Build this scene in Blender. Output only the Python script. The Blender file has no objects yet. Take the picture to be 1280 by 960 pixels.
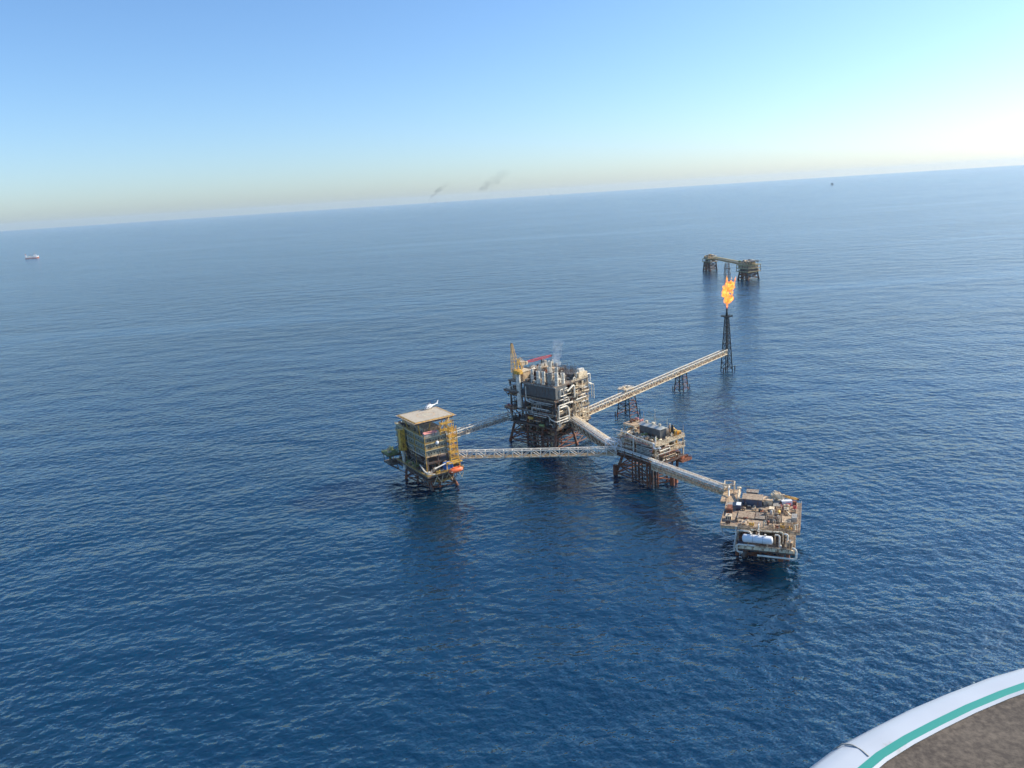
import bpy, bmesh, math, random
from mathutils import Vector, Matrix
R = math.radians
scene = bpy.context.scene
col = scene.collection
PI = math.pi

# ------------------------------------------------------------------ materials
def new_mat(name):
    m = bpy.data.materials.new(name); m.use_nodes = True
    nt = m.node_tree; nt.nodes.clear()
    out = nt.nodes.new('ShaderNodeOutputMaterial')
    return m, nt, out

def paint(name, c, rough=.55, rust=.0, rustc=(.14, .055, .025), metal=0.0, scale=.6, var=.25):
    """Weathered paint: tone variation in two sizes, rust blotches where noise is high."""
    m, nt, out = new_mat(name)
    N, Lk = nt.nodes.new, nt.links.new
    b = N('ShaderNodeBsdfPrincipled'); Lk(b.outputs[0], out.inputs[0])
    geo = N('ShaderNodeNewGeometry')
    n1 = N('ShaderNodeTexNoise'); n1.inputs['Scale'].default_value = scale; n1.inputs['Detail'].default_value = 5
    Lk(geo.outputs['Position'], n1.inputs['Vector'])
    oi = N('ShaderNodeObjectInfo')
    mr = N('ShaderNodeMapRange'); mr.inputs[1].default_value = .3; mr.inputs[2].default_value = .7
    mr.inputs[3].default_value = 1 - var; mr.inputs[4].default_value = 1 + var
    Lk(n1.outputs[0], mr.inputs[0])
    mo = N('ShaderNodeMapRange'); mo.inputs[3].default_value = 1 - var * .7; mo.inputs[4].default_value = 1 + var * .7
    Lk(oi.outputs['Random'], mo.inputs[0])
    mu = N('ShaderNodeMath'); mu.operation = 'MULTIPLY'; Lk(mr.outputs[0], mu.inputs[0]); Lk(mo.outputs[0], mu.inputs[1])
    vm = N('ShaderNodeVectorMath'); vm.operation = 'SCALE'; vm.inputs[0].default_value = c
    Lk(mu.outputs[0], vm.inputs['Scale'])
    if rust > 0:
        mp = N('ShaderNodeMapping'); mp.inputs['Scale'].default_value = (1, 1, .35); Lk(geo.outputs['Position'], mp.inputs[0])
        n2 = N('ShaderNodeTexNoise'); n2.inputs['Scale'].default_value = scale * 1.6; n2.inputs['Detail'].default_value = 7
        n2.inputs['Roughness'].default_value = .65
        Lk(mp.outputs[0], n2.inputs['Vector'])
        r = N('ShaderNodeMapRange'); t = .68 - .36 * rust
        r.inputs[1].default_value = t - .05; r.inputs[2].default_value = t + .09; Lk(n2.outputs[0], r.inputs[0])
        mx = N('ShaderNodeMix'); mx.data_type = 'RGBA'
        Lk(r.outputs[0], mx.inputs[0]); Lk(vm.outputs[0], mx.inputs[6]); mx.inputs[7].default_value = (*rustc, 1)
        Lk(mx.outputs[2], b.inputs['Base Color'])
    else:
        Lk(vm.outputs[0], b.inputs['Base Color'])
    b.inputs['Roughness'].default_value = rough; b.inputs['Metallic'].default_value = metal
    return m

M = {
    'yellow': paint('yellow_paint', (.72, .44, .07), .5, .3),
    'cream': paint('cream_paint', (.72, .61, .42), .55, .35, (.25, .12, .05)),
    'white': paint('white_paint', (.80, .74, .62), .45, .15, (.35, .2, .1)),
    'clean_white': paint('clean_white', (.82, .83, .84), .35, 0, var=.06),
    'grey': paint('grey_paint', (.36, .35, .31), .6, .3),
    'wall': paint('cladding_grey', (.30, .29, .215), .65, .22, var=.18),
    'band': paint('ledge_cream', (.58, .53, .36), .6, .2),
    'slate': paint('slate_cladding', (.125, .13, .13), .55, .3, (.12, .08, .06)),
    'steel': paint('dark_steel', (.11, .10, .09), .6, .45),
    'tarred': paint('tarred_steel', (.018, .020, .024), .6, .12, (.06, .03, .02)),
    'jacket': paint('jacket_steel', (.15, .105, .08), .75, .6, (.16, .055, .028), var=.4),
    'rust': paint('rusty_steel', (.28, .10, .045), .8, .5, (.12, .05, .03), var=.4),
    'deck': paint('deck_plating', (.40, .32, .22), .8, .45, (.21, .13, .09), var=.2),
    'helideck': paint('helideck_surface', (.50, .44, .34), .85, .25, (.30, .25, .20), var=.1),
    'grate': paint('grating', (.27, .24, .19), .8, .4),
    'tan': paint('tan_paint', (.58, .44, .27), .6, .4, (.22, .11, .06)),
    'pale': paint('pale_grey_pipe', (.66, .63, .54), .4, .25, (.3, .22, .15)),
    'blue': paint('blue_tarpaulin', (.05, .18, .55), .6, 0),
    'dkblue': paint('dark_blue_paint', (.07, .09, .14), .5, .25),
    'orange': paint('orange_paint', (.80, .17, .05), .45, .1, var=.15),
    'pink': paint('faded_red_paint', (.58, .24, .20), .55, .2),
    'red': paint('red_paint', (.55, .09, .09), .5, .2),
    'green': paint('green_paint', (.25, .30, .10), .55, .3),
    'hull': paint('red_hull', (.48, .14, .05), .5, .2),
    'glass': paint('dark_glass', (.02, .025, .03), .1, 0),
    'soot': paint('sooty_steel', (.02, .02, .02), .8, 0),
    'far_olive': paint('olive_yellow_deck', (.44, .39, .20), .7, .3),
    'teal': paint('teal_stripe', (.07, .34, .28), .35, 0, scale=3, var=.04),
    'gloss': paint('gloss_white_paint', (.54, .58, .63), .3, .06, (.42, .41, .38), scale=5, var=.05),
}
def panel_mat():
    m, nt, out = new_mat('grimy_panel'); N, Lk = nt.nodes.new, nt.links.new
    b = N('ShaderNodeBsdfPrincipled'); Lk(b.outputs[0], out.inputs[0]); b.inputs['Roughness'].default_value = .75
    g = N('ShaderNodeNewGeometry')
    n = N('ShaderNodeTexNoise'); n.inputs['Scale'].default_value = 55; n.inputs['Detail'].default_value = 8; n.inputs['Roughness'].default_value = .7
    n2 = N('ShaderNodeTexNoise'); n2.inputs['Scale'].default_value = 4.5; n2.inputs['Detail'].default_value = 3
    Lk(g.outputs['Position'], n.inputs['Vector']); Lk(g.outputs['Position'], n2.inputs['Vector'])
    ad = N('ShaderNodeMath'); ad.operation = 'MULTIPLY_ADD'; ad.inputs[1].default_value = .55; Lk(n2.outputs[0], ad.inputs[0])
    Lk(n.outputs[0], ad.inputs[2])
    cr = N('ShaderNodeValToRGB'); Lk(ad.outputs[0], cr.inputs[0])
    e = cr.color_ramp.elements
    e[0].position = .62; e[0].color = (.045, .034, .026, 1); e[1].position = .92; e[1].color = (.150, .122, .092, 1)
    Lk(cr.outputs[0], b.inputs['Base Color'])
    return m
M['panel'] = panel_mat()

# ------------------------------------------------------------------ mesh builder
def frame_of(d):
    d = d.normalized()
    a = Vector((0, 0, 1)) if abs(d.z) < .95 else Vector((1, 0, 0))
    s = d.cross(a).normalized(); return s, s.cross(d).normalized()

class MB:
    def __init__(s): s.v = []; s.f = []
    def add(s, v, f):
        o = len(s.v); s.v += [tuple(p) for p in v]; s.f += [tuple(i + o for i in q) for q in f]; return s
    def box(s, x0, x1, y0, y1, z0, z1):
        return s.add([(x0, y0, z0), (x1, y0, z0), (x1, y1, z0), (x0, y1, z0), (x0, y0, z1), (x1, y0, z1), (x1, y1, z1), (x0, y1, z1)],
                     [(3, 2, 1, 0), (4, 5, 6, 7), (0, 1, 5, 4), (1, 2, 6, 5), (2, 3, 7, 6), (3, 0, 4, 7)])
    def bar(s, p, q, w, h=None):
        p, q = Vector(p), Vector(q); h = h or w
        a, b = frame_of(q - p)
        v = [e + a * (i * w / 2) + b * (j * h / 2) for e in (p, q) for i, j in ((-1, -1), (1, -1), (1, 1), (-1, 1))]
        return s.add(v, [(3, 2, 1, 0), (4, 5, 6, 7), (0, 1, 5, 4), (1, 2, 6, 5), (2, 3, 7, 6), (3, 0, 4, 7)])
    def tube(s, p, q, r, r2=None, n=8):
        p, q = Vector(p), Vector(q); r2 = r if r2 is None else r2
        a, b = frame_of(q - p); v = []
        for e, rr in ((p, r), (q, r2)):
            for k in range(n):
                t = 2 * PI * k / n; v.append(e + (a * math.cos(t) + b * math.sin(t)) * rr)
        f = [(k, (k + 1) % n, n + (k + 1) % n, n + k) for k in range(n)]
        return s.add(v, f + [tuple(range(n))[::-1], tuple(range(n, 2 * n))])
    def pipe(s, pts, r, n=6):
        pts = [Vector(p) for p in pts]
        # round the corners a little
        q = [pts[0]]
        for i in range(1, len(pts) - 1):
            a, b, c = pts[i - 1], pts[i], pts[i + 1]
            d = min(2.2 * r, (b - a).length * .45, (c - b).length * .45)
            q += [b + (a - b).normalized() * d, b + ((a - b).normalized() + (c - b).normalized()) * d * .29, b + (c - b).normalized() * d]
        q.append(pts[-1]); v = []; N0 = None
        for i, p in enumerate(q):
            d = (q[min(i + 1, len(q) - 1)] - q[max(i - 1, 0)]).normalized()
            if N0 is None: N0, _ = frame_of(d)
            N0 = (N0 - d * N0.dot(d)).normalized(); B = d.cross(N0)
            v += [p + (N0 * math.cos(2 * PI * k / n) + B * math.sin(2 * PI * k / n)) * r for k in range(n)]
        f = []
        for i in range(len(q) - 1):
            f += [(i * n + k, i * n + (k + 1) % n, (i + 1) * n + (k + 1) % n, (i + 1) * n + k) for k in range(n)]
        f += [tuple(range(n))[::-1], tuple(range((len(q) - 1) * n, len(q) * n))]
        return s.add(v, f)
    def lathe(s, prof, o=(0, 0, 0), axis='z', n=14):
        """prof: list of (radius, height) along the axis."""
        o = Vector(o); v = []
        for r, h in prof:
            for k in range(n):
                t = 2 * PI * k / n; c, d = r * math.cos(t), r * math.sin(t)
                v.append(o + Vector({'z': (c, d, h), 'x': (h, c, d), 'y': (d, h, c)}[axis]))
        f = []
        for i in range(len(prof) - 1):
            f += [(i * n + k, i * n + (k + 1) % n, (i + 1) * n + (k + 1) % n, (i + 1) * n + k) for k in range(n)]
        f += [tuple(range(n))[::-1], tuple(range((len(prof) - 1) * n, len(prof) * n))]
        return s.add(v, f)
    def capsule(s, o, L, r, axis='x', n=14):
        """a pressure vessel with domed ends, centred on o"""
        e = r * .5
        return s.lathe([(r * .05, -L / 2 - e), (r * .55, -L / 2 - e * .82), (r * .88, -L / 2 - e * .45), (r, -L / 2), (r, L / 2),
                        (r * .88, L / 2 + e * .45), (r * .55, L / 2 + e * .82), (r * .05, L / 2 + e)], o, axis, n)
    def build(s, name, mat, parent=None, smooth=False):
        me = bpy.data.meshes.new(name); me.from_pydata(s.v, [], s.f); me.update()
        if smooth:
            for p in me.polygons: p.use_smooth = True
            try: me.set_sharp_from_angle(angle=R(40))
            except Exception: pass
        me.materials.append(M[mat] if isinstance(mat, str) else mat)
        o = bpy.data.objects.new(name, me); col.objects.link(o)
        if parent is not None: o.parent = parent
        return o

def tag(o, label=None, cat=None, group=None, kind=None):
    if label: o['label'] = label
    if cat: o['category'] = cat
    if group: o['group'] = group
    if kind: o['kind'] = kind
    return o

def thing(name, label, cat, loc=(0, 0, 0), rz=0, group=None):
    o = bpy.data.objects.new(name, None); col.objects.link(o)
    o.location = loc; o.rotation_euler = (0, 0, R(rz)); o.empty_display_size = 3
    return tag(o, label, cat, group)

# ------------------------------------------------------------------ platform frames (metres; z = 0 is the sea)
FR = {'quarters': (-56.5, 459.5, 32), 'production': (29.5, 522, 44), 'compressor': (84.5, 443, 36), 'wellhead': (102.5, 336, -22)}
def W(k, x, y, z=0):
    X, Y, t = FR[k]; t = R(t)
    return (X + x * math.cos(t) - y * math.sin(t), Y + x * math.sin(t) + y * math.cos(t), z)
def platform(k, name, label): X, Y, t = FR[k]; return thing(name, label, 'oil platform', (X, Y, 0), t)
def on(k, name, label, cat, x, y, z, rz=0, group=None):
    """a thing standing on platform k, at its own place"""
    return thing(name, label, cat, W(k, x, y, z), FR[k][2] + rz, group)

# ------------------------------------------------------------------ shared parts
def deck(P, x0, x1, y0, y1, z, mat='deck', th=.35, joist=5.0, edge='steel'):
    m = MB().box(x0, x1, y0, y1, z - th, z)
    d = m.build('deck', mat, P)
    g = MB(); h = .9
    for x in (x0 + .2, x1 - .2): g.bar((x, y0, z - th - h / 2 - .003), (x, y1, z - th - h / 2 - .003), .4, h)
    for y in (y0 + .2, y1 - .2): g.bar((x0 + .403, y, z - th - h / 2 - .006), (x1 - .403, y, z - th - h / 2 - .006), .4, h)
    n = max(1, int((y1 - y0) / joist))
    for i in range(1, n):
        y = y0 + (y1 - y0) * i / n; g.bar((x0 + .41, y, z - th - .353), (x1 - .41, y, z - th - .353), .3, .7)
    g.build('girder_frame', edge, d)
    return d

def railing(P, pts, z, mat='yellow', h=1.15, step=2.4, t=.09):
    m = MB()
    for a, b in zip(pts, pts[1:]):
        a, b = Vector((*a[:2], z)), Vector((*b[:2], z)); n = max(1, round((b - a).length / step))
        for i in range(n + 1):
            p = a.lerp(b, i / n); m.bar(p, p + Vector((0, 0, h)), t)
        for k in (.5, 1.0): m.bar(a + Vector((0, 0, h * k)), b + Vector((0, 0, h * k)), t)
        m.bar(a + Vector((0, 0, .1)), b + Vector((0, 0, .1)), .03, .22)
    return m.build('railing', mat, P)

def columns(P, xs, ys, z0, z1, mat='grey', w=.8):
    for x in xs:
        for y in ys:
            MB().bar((x, y, z0), (x, y, z1), w).build('column', mat, P)

def xbrace(P, a, b, z0, z1, mat='grey', w=.35):
    a, b = Vector((*a, 0)), Vector((*b, 0)); m = MB(); z0, z1 = Vector((0, 0, z0)), Vector((0, 0, z1))
    m.bar(a + z0, b + z1, w); m.bar(a + z1, b + z0, w * .97)
    return m.build('cross_brace', mat, P)

def stair(P, p, q, w=1.1, mat='yellow'):
    p, q = Vector(p), Vector(q); d = (q - p); s = Vector((-d.y, d.x, 0)).normalized() * w / 2; m = MB()
    for k in (-1, 1):
        m.bar(p + s * k, q + s * k, .12, .35); m.bar(p + s * k + Vector((0, 0, 1.05)), q + s * k + Vector((0, 0, 1.05)), .09)
        for i in range(5):
            e = p.lerp(q, i / 4) + s * k; m.bar(e, e + Vector((0, 0, 1.05)), .08)
    n = max(3, int(abs(d.z) / .35))
    for i in range(n):
        e = p.lerp(q, (i + .5) / n); m.bar(e - s * .9, e + s * .9, .32, .06)
    return m.build('staircase', mat, P)

def jacket(P, legs, ztop, r=.75, levels=(1.5, 8.0), mat='jacket', diag=True, skirt=True):
    """legs: list of ((x,y) at ztop, (x,y) at the water), in ring order; brace each face between levels."""
    def at(i, z):
        (ax, ay), (bx, by) = legs[i % len(legs)]; t = z / ztop
        return Vector((bx + (ax - bx) * t, by + (ay - by) * t, z))
    for i in range(len(legs)):
        L = MB().tube(at(i, -5), at(i, ztop), r * 1.12, r, 10).build('jacket_leg', mat, P, True)
        MB().tube(at(i, -.6), at(i, 2.2), r * 1.3, r * 1.22, 10).build('splash_sleeve', 'rust' if i % 2 else 'steel', L, True)
    n = len(legs)
    for i in range(n):
        m = MB(); zs = list(levels) + [ztop - 1.0]
        for z in zs[:-1]: m.tube(at(i, z), at(i + 1, z), r * .45, n=6)
        if diag:
            for a, b in zip(zs, zs[1:]):
                m.tube(at(i, a), at(i + 1, b), r * .42, n=6); m.tube(at(i + 1, a), at(i, b), r * .41, n=6)
        m.build('brace', mat if i % 2 else 'rust', P)

def conductors(P, xs, ys, z0, z1, mats, r=.4, name='conductor'):
    i = 0
    for x in xs:
        for y in ys:
            m = MB().tube((x, y, z0), (x, y, z1), r, n=8)
            for z in (3, 7, 11):
                if z < z1: m.tube((x, y, z), (x, y, z + .5), r * 1.35, n=8)
            m.build(name, mats[i % len(mats)], P, True); i += 1

def vent_valve(m, x, y, z, h, r=.12):
    m.tube((x, y, z), (x, y, z + h), r, n=5); m.tube((x, y, z + h * .55), (x, y, z + h * .7), r * 2.4, n=6)

def clutter(P, seed, x0, x1, y0, y1, z, hmax, cell=4.0, mats=('pale', 'tan', 'grey', 'cream', 'steel', 'white'), fill=.85):
    """process equipment bolted to a deck: skids, vessels, manifolds, cabinets, pumps, each a part of its own."""
    g = random.Random(seed)
    nx, ny = max(1, int((x1 - x0) / cell)), max(1, int((y1 - y0) / cell)); cx, cy = (x1 - x0) / nx, (y1 - y0) / ny
    for i in range(nx):
        for j in range(ny):
            if g.random() > fill: continue
            x, y = x0 + (i + .5) * cx + g.uniform(-.3, .3), y0 + (j + .5) * cy + g.uniform(-.3, .3)
            w, d, h = cx * g.uniform(.5, .8), cy * g.uniform(.5, .8), hmax * g.uniform(.4, 1)
            mt = g.choice(mats); k = g.choice('vvcchmmpbr'); m = MB()
            if k == 'v':
                r = min(w, d) * .32; ax = g.choice('xy'); L = (w if ax == 'x' else d) * .9; zc = z + r + .6
                m.capsule((x, y, zc), L, r, ax, 12); o = m.build('process_vessel', mt, P, True)
                sd = MB()
                for s in (-.3, .3):
                    if ax == 'x': sd.box(x + s * L - .15, x + s * L + .15, y - r * .8, y + r * .8, z, zc - r * .5)
                    else: sd.box(x - r * .8, x + r * .8, y + s * L - .15, y + s * L + .15, z, zc - r * .5)
                sd.build('saddle', 'steel', o)
            elif k == 'c':
                r = min(w, d) * .26
                m.lathe([(r * 1.15, 0), (r * 1.15, .4), (r, .45), (r, h * .86), (r * .8, h * .94), (r * .3, h)], (x, y, z), 'z', 12)
                o = m.build('column_vessel', mt, P, True)
                MB().pipe([(x, y, z + h * .95), (x, y, z + h + .5), (x + r * 2.2, y, z + h + .5), (x + r * 2.2, y, z)], .14, 5).build('overhead_line', 'pale', o)
            elif k == 'b' or k == 'h':
                hh = h * .75
                m.box(x - w / 2, x + w / 2, y - d / 2, y + d / 2, z + .15, z + hh); m.box(x - w / 2 - .12, x + w / 2 + .12, y - d / 2 - .12, y + d / 2 + .12, z + hh + .003, z + hh + .15)
                o = m.build('equipment_cabinet', mt, P)
                f = MB()
                for s in range(max(2, int(w / .9))):
                    xx = x - w / 2 + .2 + s * .9
                    if xx + .6 < x + w / 2: f.box(xx, xx + .6, y - d / 2 - .05, y - d / 2 - .003, z + .4, z + hh * .85)
                f.build('access_panel', 'steel', o)
                if g.random() < .6:
                    e = MB(); e.lathe([(.5, 0), (.5, .5), (.42, .55)], (x, y, z + hh + .16)); e.build('fan_cowl', 'grey', o)
            elif k == 'm':
                n = g.randint(3, 6); ax = g.random() < .5
                for t in range(n):
                    o_ = (t + .5) / n - .5; zz = z + .5 + h * .5 * g.random()
                    if ax: m.pipe([(x - w / 2, y + o_ * d, z), (x - w / 2, y + o_ * d, zz), (x + w / 2, y + o_ * d, zz), (x + w / 2, y + o_ * d, z)], .16, 5)
                    else: m.pipe([(x + o_ * w, y - d / 2, z), (x + o_ * w, y - d / 2, zz), (x + o_ * w, y + d / 2, zz), (x + o_ * w, y + d / 2, z)], .16, 5)
                    vent_valve(m, x + (o_ * w if not ax else 0), y + (o_ * d if ax else 0), zz, .9)
                m.build('manifold', mt, P)
            elif k == 'p':
                m.box(x - w / 2, x + w / 2, y - d / 3, y + d / 3, z, z + .35)
                m.lathe([(.3, 0), (.6, .1), (.6, 1.2), (.35, 1.3), (.35, 1.8), (.8, 1.9), (.8, 2.4), (.3, 2.5)], (x - 1.2, y, z + 1.1), 'x', 10)
                m.build('pump_skid', mt, P)
            else:
                a = [(x - w / 2, y - d / 2), (x + w / 2, y - d / 2), (x + w / 2, y + d / 2), (x - w / 2, y + d / 2)]
                for q in range(4):
                    m.bar((*a[q], z), (*a[q], z + h), .2)
                    for zz in (h * .5, h): m.bar((*a[q], z + zz), (*a[(q + 1) % 4], z + zz), .18)
                for q in range(3):
                    yy = y - d / 2 + d * (q + .5) / 3; m.pipe([(x - w / 2 - .3, yy, z + h * .55), (x + w / 2 + .3, yy, z + h * .55)], .18, 5)
                m.build('pipe_rack', mt, P)

def face_pipes(P, seed, face, c, a0, a1, z0, z1, n, mats=('pale', 'white', 'cream'), r=(.18, .38), sink=True):
    """pipe runs that climb and turn along a face: face 'x' runs along y at x = c, face 'y' runs along x at y = c."""
    g = random.Random(seed)
    for i in range(n):
        a = g.uniform(a0, a0 + (a1 - a0) * .6); z = g.uniform(z0, z1); off = c - g.uniform(.1, .9)
        pts = [(a, z)]
        for k in range(g.randint(2, 4)):
            if k % 2 == 0: a = min(a1, max(a0, a + g.choice((-1, 1, 1)) * g.uniform(3, (a1 - a0) * .5)))
            else: z = min(z1, max(z0, z + g.choice((-1, 1)) * g.uniform(2, 7)))
            if (a, z) != pts[-1]: pts.append((a, z))
        if len(pts) < 2: continue
        q = [(off, u, v) if face == 'x' else (u, off, v) for u, v in pts]
        if sink:
            e = lambda p: (p[0] + 2.2, p[1], p[2]) if face == 'x' else (p[0], p[1] + 2.2, p[2])
            q = [e(q[0])] + q + [e(q[-1])]
        MB().pipe(q, g.uniform(*r), 6).build('pipe', g.choice(mats), P, True)

def pipe(P, pts, r, mat='pale'): return MB().pipe(pts, r, 8).build('pipe', mat, P, True)

# ------------------------------------------------------------------ bridges
def bridge(label, A, B, z, w, h, bays, chord='cream', web='cream', pipes=(), floor='grate', roof=None, rail='yellow', warren=True, tw=.32):
    A, B = Vector(A[:2]), Vector(B[:2]); d = B - A; L = d.length
    T = thing('link_bridge', label, 'bridge', (A.x, A.y, z), math.degrees(math.atan2(d.y, d.x)), 'steel bridges linking the platforms')
    for y in (-w / 2, w / 2):
        for zz in (0, h): MB().bar((0, y, zz), (L, y, zz), .55, .55).build('chord', ('white' if chord == 'cream' else chord) if zz else ('cream' if chord == 'white' else chord), T)
        m = MB()
        for i in range(bays):
            x0, x1 = L * i / bays, L * (i + 1) / bays
            m.bar((x0, y, 0), (x0, y, h), tw)
            if warren: m.bar((x0, y, 0 if i % 2 else h), (x1, y, h if i % 2 else 0), tw * .95)
            else: m.bar((x0, y, h), (x1, y, 0), tw * .95); m.bar((x0, y, 0), (x1, y, h), tw * .93)
        m.bar((L, y, 0), (L, y, h), tw); m.build('side_truss', web, T)
    for zz, nm in ((0, 'floor_bracing'), (h, 'top_bracing')):
        m = MB()
        for i in range(bays + 1):
            x = L * i / bays; m.bar((x, -w / 2 + .26, zz), (x, w / 2 - .26, zz), .22)
            if i < bays: m.bar((x, -w / 2 + .26, zz), (L * (i + 1) / bays, w / 2 - .26, zz), .2 if zz == 0 else .1)
        m.build(nm, web, T)
    MB().box(0, L, -w / 2 + .3, w / 2 - .3 if not pipes else 0, .3, .4).build('walkway', floor, T)
    for y in (-w / 2 + .4, ):
        m = MB(); n = int(L / 2.5)
        for i in range(n + 1): m.bar((L * i / n, y, .4), (L * i / n, y, 1.5), .08)
        for k in (.95, 1.5): m.bar((0, y, k), (L, y, k), .08)
        m.build('handrail', rail, T)
    for (y, zz, r, mt) in pipes:
        MB().tube((-.5, y, zz), (L + .5, y, zz), r, n=8).build('pipe', mt, T, True)
    if roof:
        y0, y1, mt = roof; MB().box(0, L, y0, y1, h + .27, h + .36).build('roof_sheet', mt, T)
    return T

bridge('grey bridge in shade running from the quarters tower back to the processing platform', W('quarters', 25, 39), W('production', -.5, 46), 17, 4.2, 4.4, 16,
       'pale', 'pale', [(.8, 1.2, .3, 'tan'), (1.5, 1.2, .25, 'grey')], rail='tan')
bridge('long white open truss bridge crossing in front of the processing platform legs', W('quarters', 23.6, 3), W('compressor', -6.5, 27.5), 16.3, 3.8, 4.3, 17,
       'white', 'white', [(1.2, .8, .22, 'tan')], floor='tan', rail='yellow', tw=.42)
bridge('short pipe laden bridge with pale roof between the processing and gas compression platforms', W('production', 19, .3), (62.5, 468.5), 15.2, 6.6, 5.2, 10,
       'cream', 'cream', [(-2.2, 5.8, .42, 'white'), (-1.1, 5.9, .5, 'white'), (.1, 5.9, .5, 'white'), (1.2, 5.8, .45, 'cream'), (-2.9, 4.2, .4, 'white'), (-2.3, 3.4, .35, 'dkblue'), (-1.2, 1.4, .6, 'rust'), (1.2, 1.5, .6, 'rust'), (.2, 2.4, .35, 'cream')],
       roof=(1.9, 3.3, 'cream'), rail='rust', warren=False)
bridge('pipe laden pale bridge running down to the low wellhead platform', (82.6, 436.5), (112.6, 389.2), 14.6, 4.8, 4.2, 11,
       'white', 'cream', [(-1.6, 4.75, .34, 'white'), (-.6, 4.8, .36, 'white'), (.6, 4.75, .34, 'cream'), (1.7, 4.7, .3, 'white'), (-2.0, 2.6, .35, 'pale'), (1, 1.2, .5, 'rust'), (-1, 1.2, .4, 'tan')],
       floor='tan', rail='cream', warren=False)
fb = bridge('very long cream bridge carrying the flare line out to the dark flare tower', W('production', 37.2, 4), (208.5, 728.5), 17, 4.6, 4.3, 48,
       'cream', 'cream', [(.4, 3.4, .4, 'steel'), (1.5, 1.1, .4, 'pale'), (-1.2, 1.2, .35, 'rust'), (-.4, 2.2, .3, 'grey')], floor='deck', rail='tan', tw=.36)

# ------------------------------------------------------------------ bridge supports and flare tower
def support(label, x, y, rz, s, ztop, mat, cap):
    T = thing('bridge_support', label, 'bridge support', (x, y, 0), rz, 'lattice supports under the flare bridge')
    b = s * 1.35; c = [(-1, -1), (1, -1), (1, 1), (-1, 1)]
    jacket(T, [((i * s / 2, j * s / 2), (i * b / 2, j * b / 2)) for i, j in c], ztop, .42, (1.5, 6.0, 11.0), mat)
    d = MB().box(-s / 2 - .8, s / 2 + .8, -s / 2 - .8, s / 2 + .8, ztop, ztop + .45).build('cap_platform', 'tan', T)
    for i, j in c:
        if i > 0 or j > 0: MB().tube((i * (b / 2 + 2), j * (b / 2 + .5), -3), (i * (b / 2 + 2), j * (b / 2 + .5), 4), .4, n=8).build('fender', 'tarred', T, True)
    if cap:
        m = MB().box(-7.5, 4.5, -4, 4, 22.6, 22.9)
        d2 = m.build('landing_deck', 'cream', T)
        for i, j in ((-6.9, -3.6), (4.1, -3.6), (4.1, 3.6), (-6.9, 3.6)): MB().bar((i * .95, j, ztop + .46), (i, j, 22.58), .3).build('post', 'cream', T)
        railing(T, [(-7.4, -3.9), (4.4, -3.9), (4.4, 3.9), (-7.4, 3.9), (-7.4, -3.9)], 22.9, 'white')
        clutter(T, 5, -6, 3, -3, 3, 22.9, 2.2, 3.5, ('cream', 'white', 'pale'))
    return T
support('sturdy dark bridge support with a cream landing deck on top, behind the gas compression platform', 92.3, 600.5, 48.6, 9.0, 16.4, 'tarred', True)
support('plain thin legged bridge support out between the landing deck and the flare tower', 151.8, 668.5, 48.6, 6.6, 16.4, 'tarred', False)

T = thing('flare_tower', 'tall dark lattice flare tower rising from the sea at the bridge end', 'flare tower', (210.3, 730, 0), 20)
c4 = [(-1, -1), (1, -1), (1, 1), (-1, 1)]
def fl(i, z):
    s = 3.9 + (1.4 - 3.9) * z / 53.0; return Vector((c4[i % 4][0] * s, c4[i % 4][1] * s, z))
for i in range(4):
    L = MB().tube(fl(i, -5), fl(i, 53), .52, .34, 8).build('tower_leg', 'tarred', T, True)
zs = [2, 8, 15, 22, 27, 32, 36.5, 41, 45, 49, 53]
for i in range(4):
    m = MB()
    for a, b in zip(zs, zs[1:]):
        m.tube(fl(i, a), fl(i + 1, a), .24, n=5); m.tube(fl(i, a), fl(i + 1, b), .22, n=5)
        if a > 20 or a < 8: m.tube(fl(i + 1, a), fl(i, b), .21, n=5)
    m.tube(fl(i, 53), fl(i + 1, 53), .24, n=5); m.build('lattice', 'tarred', T)
for z in (27, 36.5, 45): MB().box(-2.6, 2.6, -2.6, 2.6, z, z + .15).build('rest_platform', 'soot', T)
MB().tube((0, 0, 16), (0, 0, 53), .7, n=8).build('riser', 'soot', T, True)
d = MB().box(-4, 4, -4, 4, 53.1, 53.5).build('top_platform', 'soot', T)
railing(T, [(-3.9, -3.9), (3.9, -3.9), (3.9, 3.9), (-3.9, 3.9), (-3.9, -3.9)], 53.5, 'soot', 1.2, 2, .14)
MB().lathe([(1.25, 53.5), (1.1, 56), (.75, 58), (.7, 60.6), (.85, 60.7), (.85, 61.2)], n=10).build('flare_tip', 'soot', T, True)
for i, (a, b) in enumerate(((-7.5, -5.5), (6.8, -3.8))):
    m = MB().tube((a, b, -4), (a, b, 4.5), .5, n=8); m.bar((a, b, 3.6), (a * .62, b * .75, 3.6), .4); m.build('fender', 'tarred', T, True)
m = MB()
for k in range(34): m.bar((4.25 - k * .03, 2.0, 3 + k * 1.45), (4.25 - k * .03, 3.0, 3 + k * 1.45), .12)
for yy in (2.0, 3.0): m.bar((4.25, yy, 2), (3.2, yy, 53), .14)
m.build('ladder', 'tarred', T)

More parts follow.
